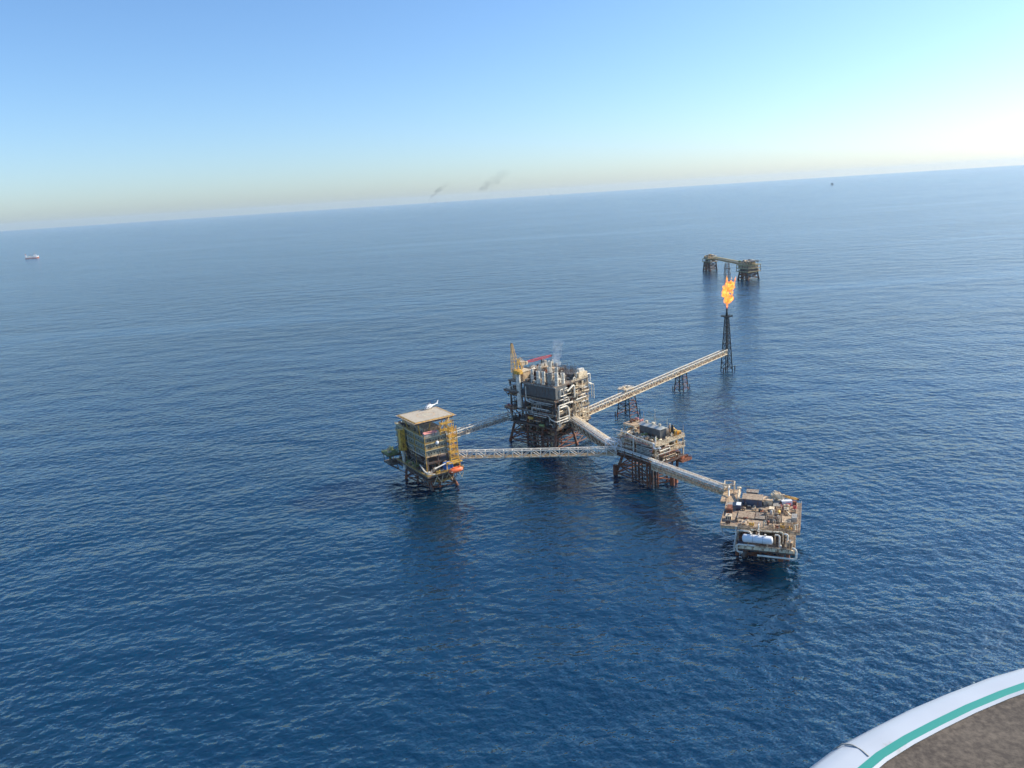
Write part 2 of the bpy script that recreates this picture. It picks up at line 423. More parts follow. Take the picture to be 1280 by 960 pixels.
# flame: torn tongues of burning gas, hot core, redder tips
def flame_mat():
    m, nt, out = new_mat('burning_gas'); N, Lk = nt.nodes.new, nt.links.new
    e = N('ShaderNodeEmission'); g = N('ShaderNodeNewGeometry')
    n = N('ShaderNodeTexNoise'); n.inputs['Scale'].default_value = .35; n.inputs['Detail'].default_value = 5; n.inputs['Roughness'].default_value = .6
    Lk(g.outputs['Position'], n.inputs['Vector'])
    cr = N('ShaderNodeValToRGB'); Lk(n.outputs[0], cr.inputs[0]); el = cr.color_ramp.elements
    el[0].position = .36; el[0].color = (.62, .10, .02, 1); el[1].position = .66; el[1].color = (1.0, .50, .10, 1)
    k = el.new(.50); k.color = (1.0, .27, .025, 1)
    Lk(cr.outputs[0], e.inputs[0]); e.inputs[1].default_value = 1.5
    t = N('ShaderNodeBsdfTransparent'); mx = N('ShaderNodeMixShader')
    n2 = N('ShaderNodeTexNoise'); n2.inputs['Scale'].default_value = .55; n2.inputs['Detail'].default_value = 6; n2.inputs['Roughness'].default_value = .7; Lk(g.outputs['Position'], n2.inputs['Vector'])
    r = N('ShaderNodeMapRange'); r.inputs[1].default_value = .42; r.inputs[2].default_value = .60; Lk(n2.outputs[0], r.inputs[0])
    Lk(r.outputs[0], mx.inputs[0]); Lk(t.outputs[0], mx.inputs[1]); Lk(e.outputs[0], mx.inputs[2]); Lk(mx.outputs[0], out.inputs[0])
    return m
M['flame'] = flame_mat()
g = random.Random(3); m = MB()
def tongue(o, top, r, n=9, rings=8):
    o, top = Vector(o), Vector(top); v = []; ph = g.uniform(0, 6)
    for i in range(rings + 1):
        t = i / rings; p = o.lerp(top, t) + Vector((math.sin(ph + t * 5) * r * .3 * t, math.cos(ph + t * 4) * r * .3 * t, 0))
        rr = r * (math.sin(PI * min(1, .06 + t * .94) ** .75) + .04)
        for k in range(n):
            a = 2 * PI * k / n; q = rr * g.uniform(.72, 1.2); v.append(p + Vector((math.cos(a) * q, math.sin(a) * q, g.uniform(-.3, .3))))
    f = []
    for i in range(rings): f += [(i * n + k, i * n + (k + 1) % n, (i + 1) * n + (k + 1) % n, (i + 1) * n + k) for k in range(n)]
    m.add(v, f)
tongue((0, 0, 0), (.8, 0, 11), 1.0, 9, 9); tongue((.4, 0, 5), (.6, 1, 17), 2.6, 10, 9)
for k in range(64):
    t = g.uniform(.22, .82); z = 30 * t; hw = 5.4 * max(0, math.sin(PI * min(1, (t - .12) * 1.2))) ** .9 + .2
    x, y = 1.2 * t * 2 + g.uniform(-1, 1) * hw, g.uniform(-.6, .6) * hw; L = g.uniform(3.0, 7.5) * (1.15 - t * .5)
    tongue((x, y, z - L * .4), (x * 1.08 + g.uniform(-.5, 1.2), y, z + L * .6), g.uniform(.7, 1.7) * (.45 + 1.5 * math.sin(PI * min(1, t * 1.1)) * .6), 7, 6)
tongue((5, 0, 18), (7.6, 0, 27), 1.1, 8, 7); tongue((7.4, 0, 25), (8.4, 0, 30), .7, 6, 5); tongue((-.6, 0, 24), (.2, 0, 32), .9, 7, 6); tongue((4.2, 0, 28), (4.6, 0, 30), .6, 6, 4)
fo = m.build('flame', 'flame'); fo.location = (210.3, 730, 61.0)
tag(fo, 'bright orange gas flame burning on top of the dark flare tower', 'flame')

# ------------------------------------------------------------------ pedestal crane
def crane(T, ped_h, ped_r, pedmat, cabmat, boom_tip, boommat, bw=2.0, gantry=5.0, taper=False):
    MB().lathe([(ped_r * 1.15, 0), (ped_r, .5), (ped_r, ped_h - .8), (ped_r * 1.35, ped_h - .3), (ped_r * 1.35, ped_h)], n=12).build('pedestal', pedmat, T, True)
    z = ped_h
    b = MB().box(-2.2, 2.2, -1.8, 2.2, z, z + 2.8); b.box(-1.6, 1.6, -3.4, -1.8, z + .3, z + 2.2); b.build('machinery_house', cabmat, T)
    c = MB().box(1.2, 2.7, 2.2, 3.9, z + .2, z + 2.6).build('cab', cabmat, T); MB().box(1.3, 2.6, 3.9, 3.96, z + 1.1, z + 2.3).build('windscreen', 'glass', c)
    m = MB(); top = Vector((0, -1.5, z + 2.8 + gantry))
    for sx in (-1.7, 1.7):
        m.bar((sx, -3.0, z + 2.2), top + Vector((sx * .4, 0, 0)), .35); m.bar((sx, 1.6, z + 2.8), top + Vector((sx * .4, 0, 0)), .35)
    m.bar(top + Vector((-.7, 0, 0)), top + Vector((.7, 0, 0)), .4); m.build('gantry', cabmat, T)
    base = Vector((0, 2.3, z + 1.4)); tip = Vector(boom_tip); d = tip - base; L = d.length; s, u = frame_of(d); m = MB()
    n = max(6, int(L / 2.2))
    def cr(t, i, j):
        wv = bw * (1 - .78 * t) if taper else bw * (.35 + .65 * min(1, t * 4) * (1 if t < .8 else 1 - (t - .8) * 3)); return base + d * t + s * (i * wv / 2) + u * (j * wv / 2)
    cs = [(-1, -1), (1, -1), (1, 1), (-1, 1)]
    for i in range(n):
        a, b_ = i / n, (i + 1) / n
        for q in range(4):
            m.bar(cr(a, *cs[q]), cr(b_, *cs[q]), .24); m.bar(cr(a, *cs[q]), cr(b_, *cs[(q + 1) % 4]), .15); m.bar(cr(a, *cs[q]), cr(a, *cs[(q + 1) % 4]), .14)
    m.build('boom', boommat, T)
    m = MB(); m.bar(tip - s * .6, tip + s * .6, .9, 1.2); m.build('boom_head', 'steel', T)
    m = MB()
    for k in (-.4, .4): m.bar(top + s * k, tip + s * k, .1)
    h = Vector((tip.x, tip.y, tip.z - min(8, L * .3))); m.bar(tip, h, .09); m.build('cable', 'steel', T)
    MB().lathe([(.1, -.6), (.45, -.4), (.45, .3), (.15, .6)], h, n=8).build('hook_block', 'yellow', T)
    return T

# ================================================================== QUARTERS PLATFORM
Q = platform('quarters', 'living_quarters_platform', 'tall grey accommodation platform with windows, yellow stair tower and square helideck')
jacket(Q, [((1, 2), (2.2, .6)), ((15, 2), (19, -1.4)), ((15, 34), (18, 36)), ((1, 34), (-1.2, 32.6))], 12, .8, (1.5, 6.0))
for x, y in ((8, 1), (8, 34), (0.4, 18), (15, 18)): MB().tube((x, y, -5), (x, y, 12), .6, n=8).build('pile', 'jacket', Q, True)
conductors(Q, (4, 6), (6, 9, 12), -4, 13, ('jacket', 'rust', 'steel'), .35, 'riser')
deck(Q, -4, 22, -7, 40, 12.8, 'grate'); deck(Q, -1, 18, -1, 43, 8.2, 'steel')
railing(Q, [(-4, 40), (-4, -7), (9.5, -7)], 12.8, 'yellow'); railing(Q, [(20, -7), (22, -7), (22, 40)], 12.8, 'yellow')
clutter(Q, 11, -3.5, 9, -6.6, -.5, 12.8, 3.4, 2.9, ('cream', 'white', 'yellow', 'grey', 'tan', 'pale'))
clutter(Q, 12, -3.7, 1, 0, 39, 12.8, 4, 3.4, ('steel', 'grey', 'tan', 'green'))
clutter(Q, 13, 2, 15, 1, 40, 12.8, 6, 5, ('steel', 'grey', 'rust'))
clutter(Q, 14, 15, 22, 0, 30, 12.8, 5, 3.5, ('grey', 'rust', 'tan', 'cream'))
deck(Q, 0, 20, 0, 44, 19.0, 'steel')
columns(Q, (.6, 8, 15), (.6, 14, 29, 43), 12.8, 23.2, 'steel', .9)
xbrace(Q, (.6, .6), (.6, 14), 12.8, 22.5, 'steel'); xbrace(Q, (.6, 14), (.6, 29), 12.8, 22.5, 'grey'); xbrace(Q, (.6, 29), (.6, 43), 12.8, 22.5, 'steel')
# accommodation block
for k in range(3):
    z = 23.2 + k * 4.2; ex = .25 * (k % 2)
    Wl = MB().box(0, 15, 0, 44, z, z + 3.75).build('wall', 'wall', Q)
    MB().box(-.7, 15.3, -.7, 44.4, z + 3.753, z + 4.197).build('ledge', 'band', Q)
    railing(Q, [(-.6, 44.3), (-.6, -.6), (15.2, -.6)], z + 4.2, 'yellow', 1.0, 2.2, .08) if k < 2 else None
    for i in range(7):
        x = 1.3 + i * 1.95; w = MB().box(x, x + .7, -.07, -.005, z + 1.3, z + 2.05).build('window', 'glass', Wl)
    for j in range(11):
        y = 2 + j * 3.7; w = MB().box(-.07, -.005, y, y + .7, z + 1.3, z + 2.05).build('window', 'glass', Wl)
MB().box(-.7, 15.3, -.7, 44.4, 22.7, 23.197).build('ledge', 'tan', Q)
m = MB().lathe([(.1, -.35), (.8, -.3), (1.25, .1), (1.2, .25), (.2, .3)], (7.6, -1.15, 31.2), 'y', 14); m.build('dish_antenna', 'clean_white', Q, True)
face_pipes(Q, 4, 'x', -.1, 1, 42, 14, 34, 6, ('grey', 'pale', 'tan'), (.12, .25), False)
for x in (3, 9.5, 14.4): pipe(Q, [(x, -.35, 22), (x, -.35, 35.5)], .14, 'steel')
# roof terrace and helideck
zt = 35.8
railing(Q, [(-.5, 44), (-.5, -.5), (15, -.5)], zt, 'yellow', 1.2)
MB().box(3, 14.2, 7, 40, zt, zt + 3.6).build('penthouse', 'tan', Q)
clutter(Q, 15, .2, 14.5, 2.2, 6.8, zt, 4.6, 2.6, ('rust', 'cream', 'yellow', 'dkblue', 'tan', 'pink'), 1)
clutter(Q, 16, .2, 3, 6, 43, zt, 3.6, 3.2, ('steel', 'tan', 'slate', 'pink'))
hz = 46.0; hx0, hx1, hy0, hy1 = -4.6, 22.6, 2.4, 27.4
H_ = MB().box(hx0, hx1, hy0, hy1, hz - .35, hz).build('helideck', 'helideck', Q)
m = MB()
for a, b in (((hx0, hy0), (hx1, hy0)), ((hx1, hy0), (hx1, hy1)), ((hx1, hy1), (hx0, hy1)), ((hx0, hy1), (hx0, hy0))):
    m.bar((*a, hz - .2), (*b, hz - .2), .75, .4)
m.build('edge_beam', 'yellow', H_)
m = MB()
for x0, x1, y0, y1 in ((hx0 - 1.4, hx1 + 1.4, hy0 - 1.4, hy0 - .27), (hx0 - 1.4, hx1 + 1.4, hy1 + .27, hy1 + 1.4), (hx0 - 1.4, hx0 - .27, hy0, hy1), (hx1 + .27, hx1 + 1.4, hy0, hy1)):
    m.box(x0, x1, y0, y1, hz - .42, hz - .36)
m.build('safety_net', 'tan', H_)
for x, y in ((-.95, -.95), (15.6, -.95), (-.95, 14), (-.95, 29)): MB().bar((x, y, 13), (x, y, 37.2), .28).build('corner_post', 'yellow', Q)
# painted aiming circle and letter H on the helideck
m = MB(); cx, cy = 9, 15; n = 40
for k in range(n):
    a, b = 2 * PI * k / n, 2 * PI * (k + 1) / n
    m.add([(cx + r * math.cos(t), cy + r * math.sin(t), hz + .004) for r, t in ((5.2, a), (5.2, b), (6.1, b), (6.1, a))], [(3, 2, 1, 0)])
m.build('aiming_circle', 'tan', H_)
m = MB()
for a in ((cx - 1.6, cx - .9, cy - 2, cy + 2), (cx + .9, cx + 1.6, cy - 2, cy + 2), (cx - .897, cx + .897, cy - .35, cy + .35)):
    m.add([(a[0], a[2], hz + .004), (a[1], a[2], hz + .004), (a[1], a[3], hz + .004), (a[0], a[3], hz + .004)], [(0, 1, 2, 3)])
m.build('landing_mark', 'band', H_)
m = MB()
for i in range(6):
    x = hx0 + 1 + i * (hx1 - hx0 - 2) / 5; m.bar((x, hy0 + .3, hz - .8), (x, hy1 - .3, hz - .8), .35, .85)
for i in range(5):
    y = hy0 + 1 + i * (hy1 - hy0 - 2) / 4; m.bar((hx0 + .3, y, hz - 1.66), (hx1 - .3, y, hz - 1.66), .35, .8)
m.build('support_grid', 'steel', H_)
for x, y in ((-2, 4), (6.5, 4), (15, 4), (-2, 25), (6.5, 25), (15, 25)):
    MB().tube((max(x, .4), y + (4 if y < 10 else 0), zt), (x, y, hz - 2.06), .32, n=8).build('strut', 'yellow', Q, True)
# yellow tower of stairs on the right corner
for x in (16.2, 21.6):
    for y in (-1.4, 4.4): MB().bar((x, y, 13), (x, y, 39.5), .42).build('stair_tower_post', 'yellow', Q)
for k in range(7):
    z = 14.5 + k * 3.6
    MB().box(16.0, 21.8, -1.6, 4.6, z, z + .18).build('landing', 'yellow', Q)
    railing(Q, [(16, 4.5), (16, -1.5), (21.7, -1.5), (21.7, 4.5)], z + .18, 'yellow', 1.2, 1.5, .13)
    if k < 6:
        stair(Q, (16.9, -.4 + (k % 2) * 2.4, z + .2), (21, -.4 + (k % 2) * 2.4, z + 3.6), 1.4) if k % 2 == 0 else stair(Q, (21, -.4 + 2.4, z + .2), (16.9, 2.0, z + 3.6), 1.4)
for z in (18, 25.2, 32.4):
    xbrace(Q, (16.2, -1.4), (21.6, -1.4), z - 3.5, z + .1, 'yellow', .25)
# yellow access deck between terrace and helideck
MB().box(9.5, 19.8, -2.6, 2.0, 38.2, 38.4).build('access_deck', 'yellow', Q)
railing(Q, [(9.5, 2), (9.5, -2.5), (19.7, -2.5), (19.7, 2)], 38.4, 'yellow', 1.3, 1.6, .12)
stair(Q, (13, -1.2, 38.4), (18.5, 1.9, 45.8), 1.6); stair(Q, (17.5, -2, 38.4), (13.5, -2.2, 42.5), 1.4)
for x in (10, 15, 19.4): MB().bar((x, -2.2, zt), (x, -2.2, 44.5), .35).build('post', 'yellow', Q)
MB().box(11, 18.8, -2.4, .8, 42.4, 42.6).build('access_deck', 'yellow', Q)
railing(Q, [(11, .8), (11, -2.3), (18.7, -2.3), (18.7, .8)], 42.6, 'yellow', 1.3, 1.6, .12)
for x, y, h in ((21, 6, 8), (22, 10, 6), (20, 14, 5)): MB().tube((x, y, 36), (x, y, 36 + h), .13, n=6).build('mast', 'white', Q)
# low back outrigger on the left
deck(Q, -9, -.5, 40, 52, 16.0, 'green'); deck(Q, -8, -.5, 41, 51, 9.5, 'grate')
clutter(Q, 17, -8.6, -1, 40.4, 51.6, 16, 4.5, 3.2, ('green', 'steel', 'grey', 'tan')); clutter(Q, 18, -7.6, -1, 41, 51, 9.5, 3.5, 3.5, ('green', 'steel'))
railing(Q, [(-.5, 52), (-9, 52), (-9, 40), (-.5, 40)], 16, 'green')
for x, y in ((-8, 41), (-8, 51), (-1, 51)):
    MB().bar((x, y, 8.6), (x, y, 16), .4).build('column', 'steel', Q)
    MB().bar((x, y, 8.6), (.5, y - 4, 2.5), .4).build('knee_brace', 'steel', Q)
# slanted landing frames under the front of the lower deck
m = MB()
for x in (3, 11, 18):
    m.bar((x, -6.6, 11.5), (x - .5, -1, 4.0), .4); m.bar((x, -6.6, 11.5), (x + 2.6, -6.4, 6.5), .3); m.bar((x + 2.6, -6.4, 6.5), (x + 4, -6.6, 11.5), .3)
m.build('knee_brace', 'cream', Q)
MB().box(4, 14, -6, -2, 6.8, 7.0).build('landing_stage', 'grate', Q); railing(Q, [(4, -2), (4, -6), (14, -6), (14, -2)], 7, 'yellow')
pipe(Q, [(2, -6.2, 16.6), (9.6, -6.2, 18.2)], .42, 'white')
pipe(Q, [(-3.4, 4, 18), (-3.8, -2, 15.5), (-2.8, -6, 13.9), (1.2, -7.4, 13.4)], .36, 'white'); pipe(Q, [(-2.6, 3.5, 17), (-3, -2, 14.8), (-1.8, -5.8, 13.6)], .28, 'pale')

# things on the quarters platform
T = on('quarters', 'pedestal_crane', 'yellow crane on a white column at the shaded side of the accommodation platform', 'crane', -3.0, 29, 8.6)
crane(T, 13, .95, 'white', 'yellow', (-4.5, 17, 5), 'green', 1.6, 4)
MB().box(-1.7, 1.7, -1.7, 1.7, 15.9, 27).build('cab_tower', 'yellow', T)
T = on('quarters', 'lifeboat', 'orange lifeboat hung under a yellow frame at the front corner of the accommodation platform', 'lifeboat', 15.0, -9.4, 11.9)
m = MB()
prof = [(.2, -5.0), (1.1, -4.4), (1.6, -3.0), (1.75, 0), (1.65, 2.6), (1.2, 4.1), (.2, 5.0)]
m.lathe(prof, (0, 0, 1.5), 'x', 14); m.build('hull', 'orange', T, True)
MB().box(-2.2, 2.0, -.85, .85, 2.6, 3.35).build('canopy', 'orange', T)
MB().box(2.0, 2.9, -.6, .6, 2.5, 3.7).build('helm_tower', 'orange', T)
m = MB().box(-4.1, 4.1, -1.53, -1.47, 1.2, 1.5); m.build('fender_strip', 'white', T)
D = on('quarters', 'lifeboat_davit', 'yellow davit frame over the orange lifeboat', 'davit', 15.0, -8.6, 12.8)
m = MB()
for x in (-4.6, 4.6): m.bar((x, 2.2, 0), (x, 2.2, 5.6), .45); m.bar((x, 2.2, 5.4), (x, -1.2, 5.9), .45); m.bar((x, 2.2, 3.6), (x, .2, 5.5), .3)
m.bar((-4.8, -1.2, 5.9), (4.8, -1.2, 5.9), .5, .6); m.bar((-4.8, 2.2, 5.7), (4.8, 2.2, 5.7), .5, .8); m.build('frame', 'yellow', D)
m = MB()
for x in (-3.2, 3.2): m.bar((x, 0, 5.6), (x, 0, 4.6), .12)
m.build('fall_wire', 'steel', D)
T = on('quarters', 'tarpaulin_stack', 'bright blue tarpaulin bundle beside the orange lifeboat', 'tarpaulin', 12.6, -3.4, 13.6, 8)
MB().add([(-2.8, -1.8, 0), (2.8, -1.8, 0), (2.8, 1.8, 0), (-2.8, 1.8, 0), (-3.0, -1.8, 3.8), (2.6, -2.0, 3.2), (3.0, 1.8, 3.6), (-2.8, 1.6, 4.3), (0, 0, 4.8)],
         [(3, 2, 1, 0), (0, 1, 5, 4), (1, 2, 6, 5), (2, 3, 7, 6), (3, 0, 4, 7), (4, 5, 8), (5, 6, 8), (6, 7, 8), (7, 4, 8)]).build('cover', 'blue', T)
MB().box(-3.2, 3.2, -2.2, 2.2, -.8, .02).build('pallet', 'tan', T)
T = on('quarters', 'storage_cabin', 'long faded red cabin with a white end on the terrace under the helideck', 'cabin', 4.2, -.4, 35.83, 0)
MB().box(-4.8, 4.0, -.4, 2.4, .2, 2.4).build('wall', 'grey', T)
MB().add([(-5, -.7, 2.4), (4.1, -.7, 2.4), (4.1, 2.7, 2.4), (-5, 2.7, 2.4), (-5, 1, 3.5), (4.1, 1, 3.5)], [(3, 2, 1, 0), (0, 1, 5, 4), (2, 3, 4, 5), (1, 2, 5), (3, 0, 4)]).build('roof', 'pink', T)
MB().lathe([(1.3, 0), (1.3, 2.6), (.9, 3)], (5.1, 1.0, .2), n=12).build('end_tank', 'white', T, True)

# helicopter parked on the helideck
T = on('quarters', 'parked_helicopter', 'small white helicopter parked at the far edge of the square helideck', 'helicopter', 17.2, 25.6, 46.0, 14); T.scale = (.85, .85, .82)
v = []; n = 12; rings = []
for x, r, zc, sq in ((-5.0, .15, 1.35, 1), (-4.6, .6, 1.3, 1), (-3.4, 1.15, 1.6, 1.05), (-1.6, 1.35, 1.8, 1.1), (.8, 1.35, 1.85, 1.1), (2.4, .95, 2.1, 1), (3.6, .5, 2.35, 1), (6.0, .33, 2.55, 1), (8.4, .22, 2.75, 1), (8.8, .1, 2.8, 1)):
    rings.append([(x, r * math.cos(2 * PI * k / n), zc + r * sq * math.sin(2 * PI * k / n)) for k in range(n)])
m = MB(); m.add([p for r_ in rings for p in r_], [(i * n + k, i * n + (k + 1) % n, (i + 1) * n + (k + 1) % n, (i + 1) * n + k) for i in range(len(rings) - 1) for k in range(n)])
body = m.build('fuselage', 'clean_white', T, True)
MB().add([(-4.75, -.62, 1.5), (-4.75, .62, 1.5), (-3.1, -1.16, 1.8), (-3.1, 1.16, 1.8), (-3.2, -.95, 2.65), (-3.2, .95, 2.65), (-4.4, -.5, 2.0), (-4.4, .5, 2.0)],
         [(0, 1, 7, 6), (6, 7, 5, 4), (0, 6, 4, 2), (1, 3, 5, 7)]).build('windscreen', 'glass', body)
for s in (-1, 1):
    for k in range(3): MB().box(-2.4 + k * 1.2, -1.7 + k * 1.2, s * 1.28 - .06, s * 1.28 + .06, 1.9, 2.5).build('window', 'glass', body)
MB().box(-2.2, 1.6, -.7, .7, 3.1, 3.85).build('engine_cowl', 'clean_white', T)
MB().add([(7.4, -.08, 2.8), (8.6, -.08, 2.8), (9.7, -.08, 5.2), (9.0, -.08, 5.2), (7.4, .08, 2.8), (8.6, .08, 2.8), (9.7, .08, 5.2), (9.0, .08, 5.2)],
         [(0, 1, 2, 3), (7, 6, 5, 4), (0, 4, 5, 1), (1, 5, 6, 2), (2, 6, 7, 3), (3, 7, 4, 0)]).build('tail_fin', 'clean_white', T)
MB().box(7.0, 7.9, -1.5, 1.5, 2.72, 2.8).build('tailplane', 'clean_white', T)
MB().tube((-.4, 0, 3.85), (-.4, 0, 4.5), .2, n=8).build('rotor_mast', 'steel', T)
for k in range(4):
    a = R(35 + 90 * k); m = MB(); e = Vector((-.4 + 6.4 * math.cos(a), 6.4 * math.sin(a), 4.3)); m.bar((-.4, 0, 4.5), e, .28, .06); m.build('rotor_blade', 'steel', T)
for k in range(2):
    a = R(30 + 90 * k); dx, dz = 1.1 * math.cos(a), 1.1 * math.sin(a); MB().bar((9.3 - dx, .2, 4.9 - dz), (9.3 + dx, .2, 4.9 + dz), .14, .05).build('tail_rotor_blade', 'steel', T)
for x, y in ((-3.4, 0), (.8, -1.2), (.8, 1.2)):
    L = MB().tube((x, y, .35), (x, y * .8, 1.2), .09, n=6).build('landing_leg', 'steel', T); MB().lathe([(.28, -.12), (.34, 0), (.28, .12)], (x, y, .34), 'y', 10).build('wheel', 'soot', L)

# ================================================================== PRODUCTION PLATFORM
B = platform('production', 'production_platform', 'largest platform, tall dark processing decks with crane, stacks and many pale pipes')
legs = [((2, 2), (-3.2, .6)), ((18, 2), (19, -2)), ((35, 2), (37, -1)), ((35, 44), (37, 47)), ((18, 44), (18, 47)), ((2, 44), (-2, 46))]
jacket(B, legs, 14.5, .95, (1.5, 7.0))
for y in (15, 30): MB().tube((.5, y, -5), (1.5, y, 15), .8, n=8).build('pile', 'jacket', B, True)
conductors(B, (5, 8, 11), (6, 10, 14, 26, 30, 34), -4, 15.5, ('jacket', 'tan', 'rust', 'steel', 'pale'), .45)
deck(B, -1, 37.5, -1, 46, 16.5, 'steel'); deck(B, 2, 30, 4, 42, 9.0, 'grate')
clutter(B, 21, 2.5, 30, 5, 41, 9.0, 4, 4, ('rust', 'tan', 'steel', 'cream'), .8)
lv = [16.5, 26.5, 37.0, 47.0]
deck(B, 0, 37, 0, 46, 26.5, 'steel'); deck(B, -1.2, 37, -.8, 46.5, 37.0, 'steel'); deck(B, 0, 37, 0, 46, 47.0, 'grate')
for z in (21.5, 31.8, 42): deck(B, 19, 36.5, 0, 30, z, 'tan', edge='cream')
columns(B, (.7, 12, 18.5), (.7, 15, 30, 45), 16.5, 46, 'steel', 1.0); columns(B, (24.5, 30.5, 36.3), (.7, 15, 30, 45), 16.5, 46, 'cream', .8)
# the shaded left face
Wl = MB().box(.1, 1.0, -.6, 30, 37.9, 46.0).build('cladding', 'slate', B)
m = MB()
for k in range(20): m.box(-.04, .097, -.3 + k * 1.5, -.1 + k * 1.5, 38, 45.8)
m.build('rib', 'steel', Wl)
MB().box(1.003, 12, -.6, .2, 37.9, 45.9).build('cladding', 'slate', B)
MB().box(-.35, 1.1, -.9, 30.3, 46.003, 46.6).build('ledge', 'grey', B)
MB().box(-1.2, -.7, -.8, 46, 36.5, 37.15).build('ledge', 'tan', B)
MB().box(-.6, -.05, -.8, 46, 26.0, 26.65).build('ledge', 'grey', B)
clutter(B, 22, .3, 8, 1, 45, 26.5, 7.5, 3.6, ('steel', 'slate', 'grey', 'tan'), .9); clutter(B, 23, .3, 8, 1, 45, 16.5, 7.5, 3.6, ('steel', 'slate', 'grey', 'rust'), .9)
clutter(B, 24, 1, 10, 31, 45, 37, 7, 3.6, ('steel', 'grey', 'pale'), .9)
face_pipes(B, 25, 'x', -.6, 2, 28, 17.5, 35, 13, ('grey', 'steel', 'tan', 'pale', 'rust'), (.16, .34)); face_pipes(B, 26, 'x', -.5, 28, 45, 18, 45, 9, ('grey', 'steel', 'rust'), (.14, .3))
pipe(B, [(-1.6, 27, 44.5), (-1.6, 27, 34), (-1.6, 21, 33)], .35, 'white')
pipe(B, [(-1.5, 26, 34.6), (-1.5, 1, 34.6)], .3, 'pale'); pipe(B, [(-1.7, 24, 33.2), (-1.7, 2, 33.2)], .26, 'grey')
pipe(B, [(-1.3, 22, 26), (-1.3, 22, 29.6), (-1.3, 5, 29.6)], .32, 'white'); pipe(B, [(-1.4, 22, 25.5), (-1.4, 5, 25.5), (-1.4, 5, 21)], .3, 'pale')
pipe(B, [(-1.6, 20, 24.0), (-1.6, 8, 24.0)], .26, 'white')
for y, mt, z in ((12, 'green', 17.6), (23, 'yellow', 21.5)):
    MB().capsule((-2.2, y, z), 4, 1.0, 'y').build('side_tank', mt, B, True); MB().bar((-2.2, y, z - .95), (1, y, z - .95), .5).build('tank_bracket', 'steel', B)
deck(B, -5.5, -1.3, 36, 46.5, 27.5, 'rust'); railing(B, [(-1.3, 36), (-5.4, 36), (-5.4, 46.4), (-1.3, 46.4)], 27.5, 'tan')
deck(B, -4.6, -1.4, 33, 47, 40.5, 'steel'); railing(B, [(-1.4, 33), (-4.5, 33), (-4.5, 47), (-1.4, 47)], 40.5, 'grey')
clutter(B, 27, -5.3, -1.5, 36.4, 46, 27.5, 3, 3.2, ('rust', 'steel', 'pink')); clutter(B, 28, -4.3, -1.6, 33.5, 46.5, 40.5, 3.5, 3, ('grey', 'steel', 'pale'))
for y in (34.5, 40, 46): MB().bar((-4.4, y, 40), (-.2, y, 34), .35).build('knee_brace', 'steel', B); MB().bar((-5.2, y + .2, 27), (-.4, y + .2, 21), .35).build('knee_brace', 'rust', B)
# the lit right face
for z in (16.5, 21.5, 26.5, 31.8, 37.0): railing(B, [(0.3 if z in (16.5, 26.5) else 19.2, -.5), (36.8, -.5), (37.2, 30)], z, 'cream', 1.3, 2.0, .16)
for z in (42, 47): railing(B, [(18, -.5), (36.8, -.5), (37.2, 46)], z, 'cream', 1.3, 2.0, .14)
for k, z in enumerate((16.5, 21.5, 26.5, 31.8, 37.0, 42.0)):
    clutter(B, 30 + k, 19.5, 36.5, .2, 6.5, z, 3.9, 2.9, ('cream', 'cream', 'tan', 'white', 'rust', 'pale', 'grey'), .95)
for k, z in enumerate((16.5, 26.5)): clutter(B, 40 + k, 1, 18.5, .3, 6, z, 7, 3.2, ('cream', 'grey', 'tan', 'pale', 'steel'), .9)
clutter(B, 43, 2, 18, .6, 7, 37, 7, 3.4, ('grey', 'pale', 'cream', 'steel'), .9)
face_pipes(B, 44, 'y', -.5, 1, 18, 17.5, 45, 14, ('pale', 'white', 'cream'), (.2, .4)); face_pipes(B, 45, 'y', -.6, 19, 36, 18, 46, 12, ('cream', 'white', 'tan'), (.18, .36))
pipe(B, [(2.0, -1.3, 17.5), (2.0, -1.3, 33.2), (17, -1.3, 33.2)], .42, 'white'); pipe(B, [(3.2, -1.5, 31.4), (10.8, -1.5, 31.4), (12.5, -1.5, 26), (12.5, -1.5, 19.5), (16, -2, 18)], .48, 'white')
pipe(B, [(-.5, 6, 24.5), (-1.6, 3, 23.0), (-1.6, -1.4, 22.0), (11, -1.6, 22.0)], .42, 'white'); pipe(B, [(1.4, -1.8, 24), (12, -1.8, 24)], .36, 'pale'); pipe(B, [(2.8, -1.8, 18), (2.8, -1.8, 20.4), (11, -1.8, 20.4)], .36, 'pale')
pipe(B, [(12, -1.0, 41.5), (18, -1.0, 44.5), (19.6, -1.0, 44.5), (19.6, -1.0, 35.5)], .62, 'white')
pipe(B, [(34, -1, 49.5), (37.8, -1, 49.5), (37.8, -1, 44)], .4, 'white'); pipe(B, [(35.8, -.9, 42.8), (39.2, -.9, 42), (39.2, -.9, 31)], .42, 'white'); pipe(B, [(35.8, -1.8, 42), (40.6, -1.8, 41), (40.6, -1.8, 30)], .36, 'pale')
pipe(B, [(21, -1.2, 33.5), (33, -1.2, 33.5)], .3, 'white'); pipe(B, [(20, -1.2, 18.2), (20, -1.2, 31)], .5, 'cream'); pipe(B, [(24.5, -1.2, 17), (24.5, -1.2, 30)], .4, 'cream')
MB().box(17.8, 30, -5.2, -1.2, 16.9, 17.15).build('bridge_landing', 'cream', B); railing(B, [(17.8, -1.2), (17.8, -5.1)], 17.15, 'cream', 1.3, 1.5, .12); railing(B, [(26, -5.1), (30, -5.1), (30, -1.2)], 17.15, 'cream', 1.3, 1.5, .12)
m = MB()
for x in (22, 26, 30): m.bar((x, -5, 16.4), (x, -.5, 11.5), .4)
m.build('knee_brace', 'rust', B)
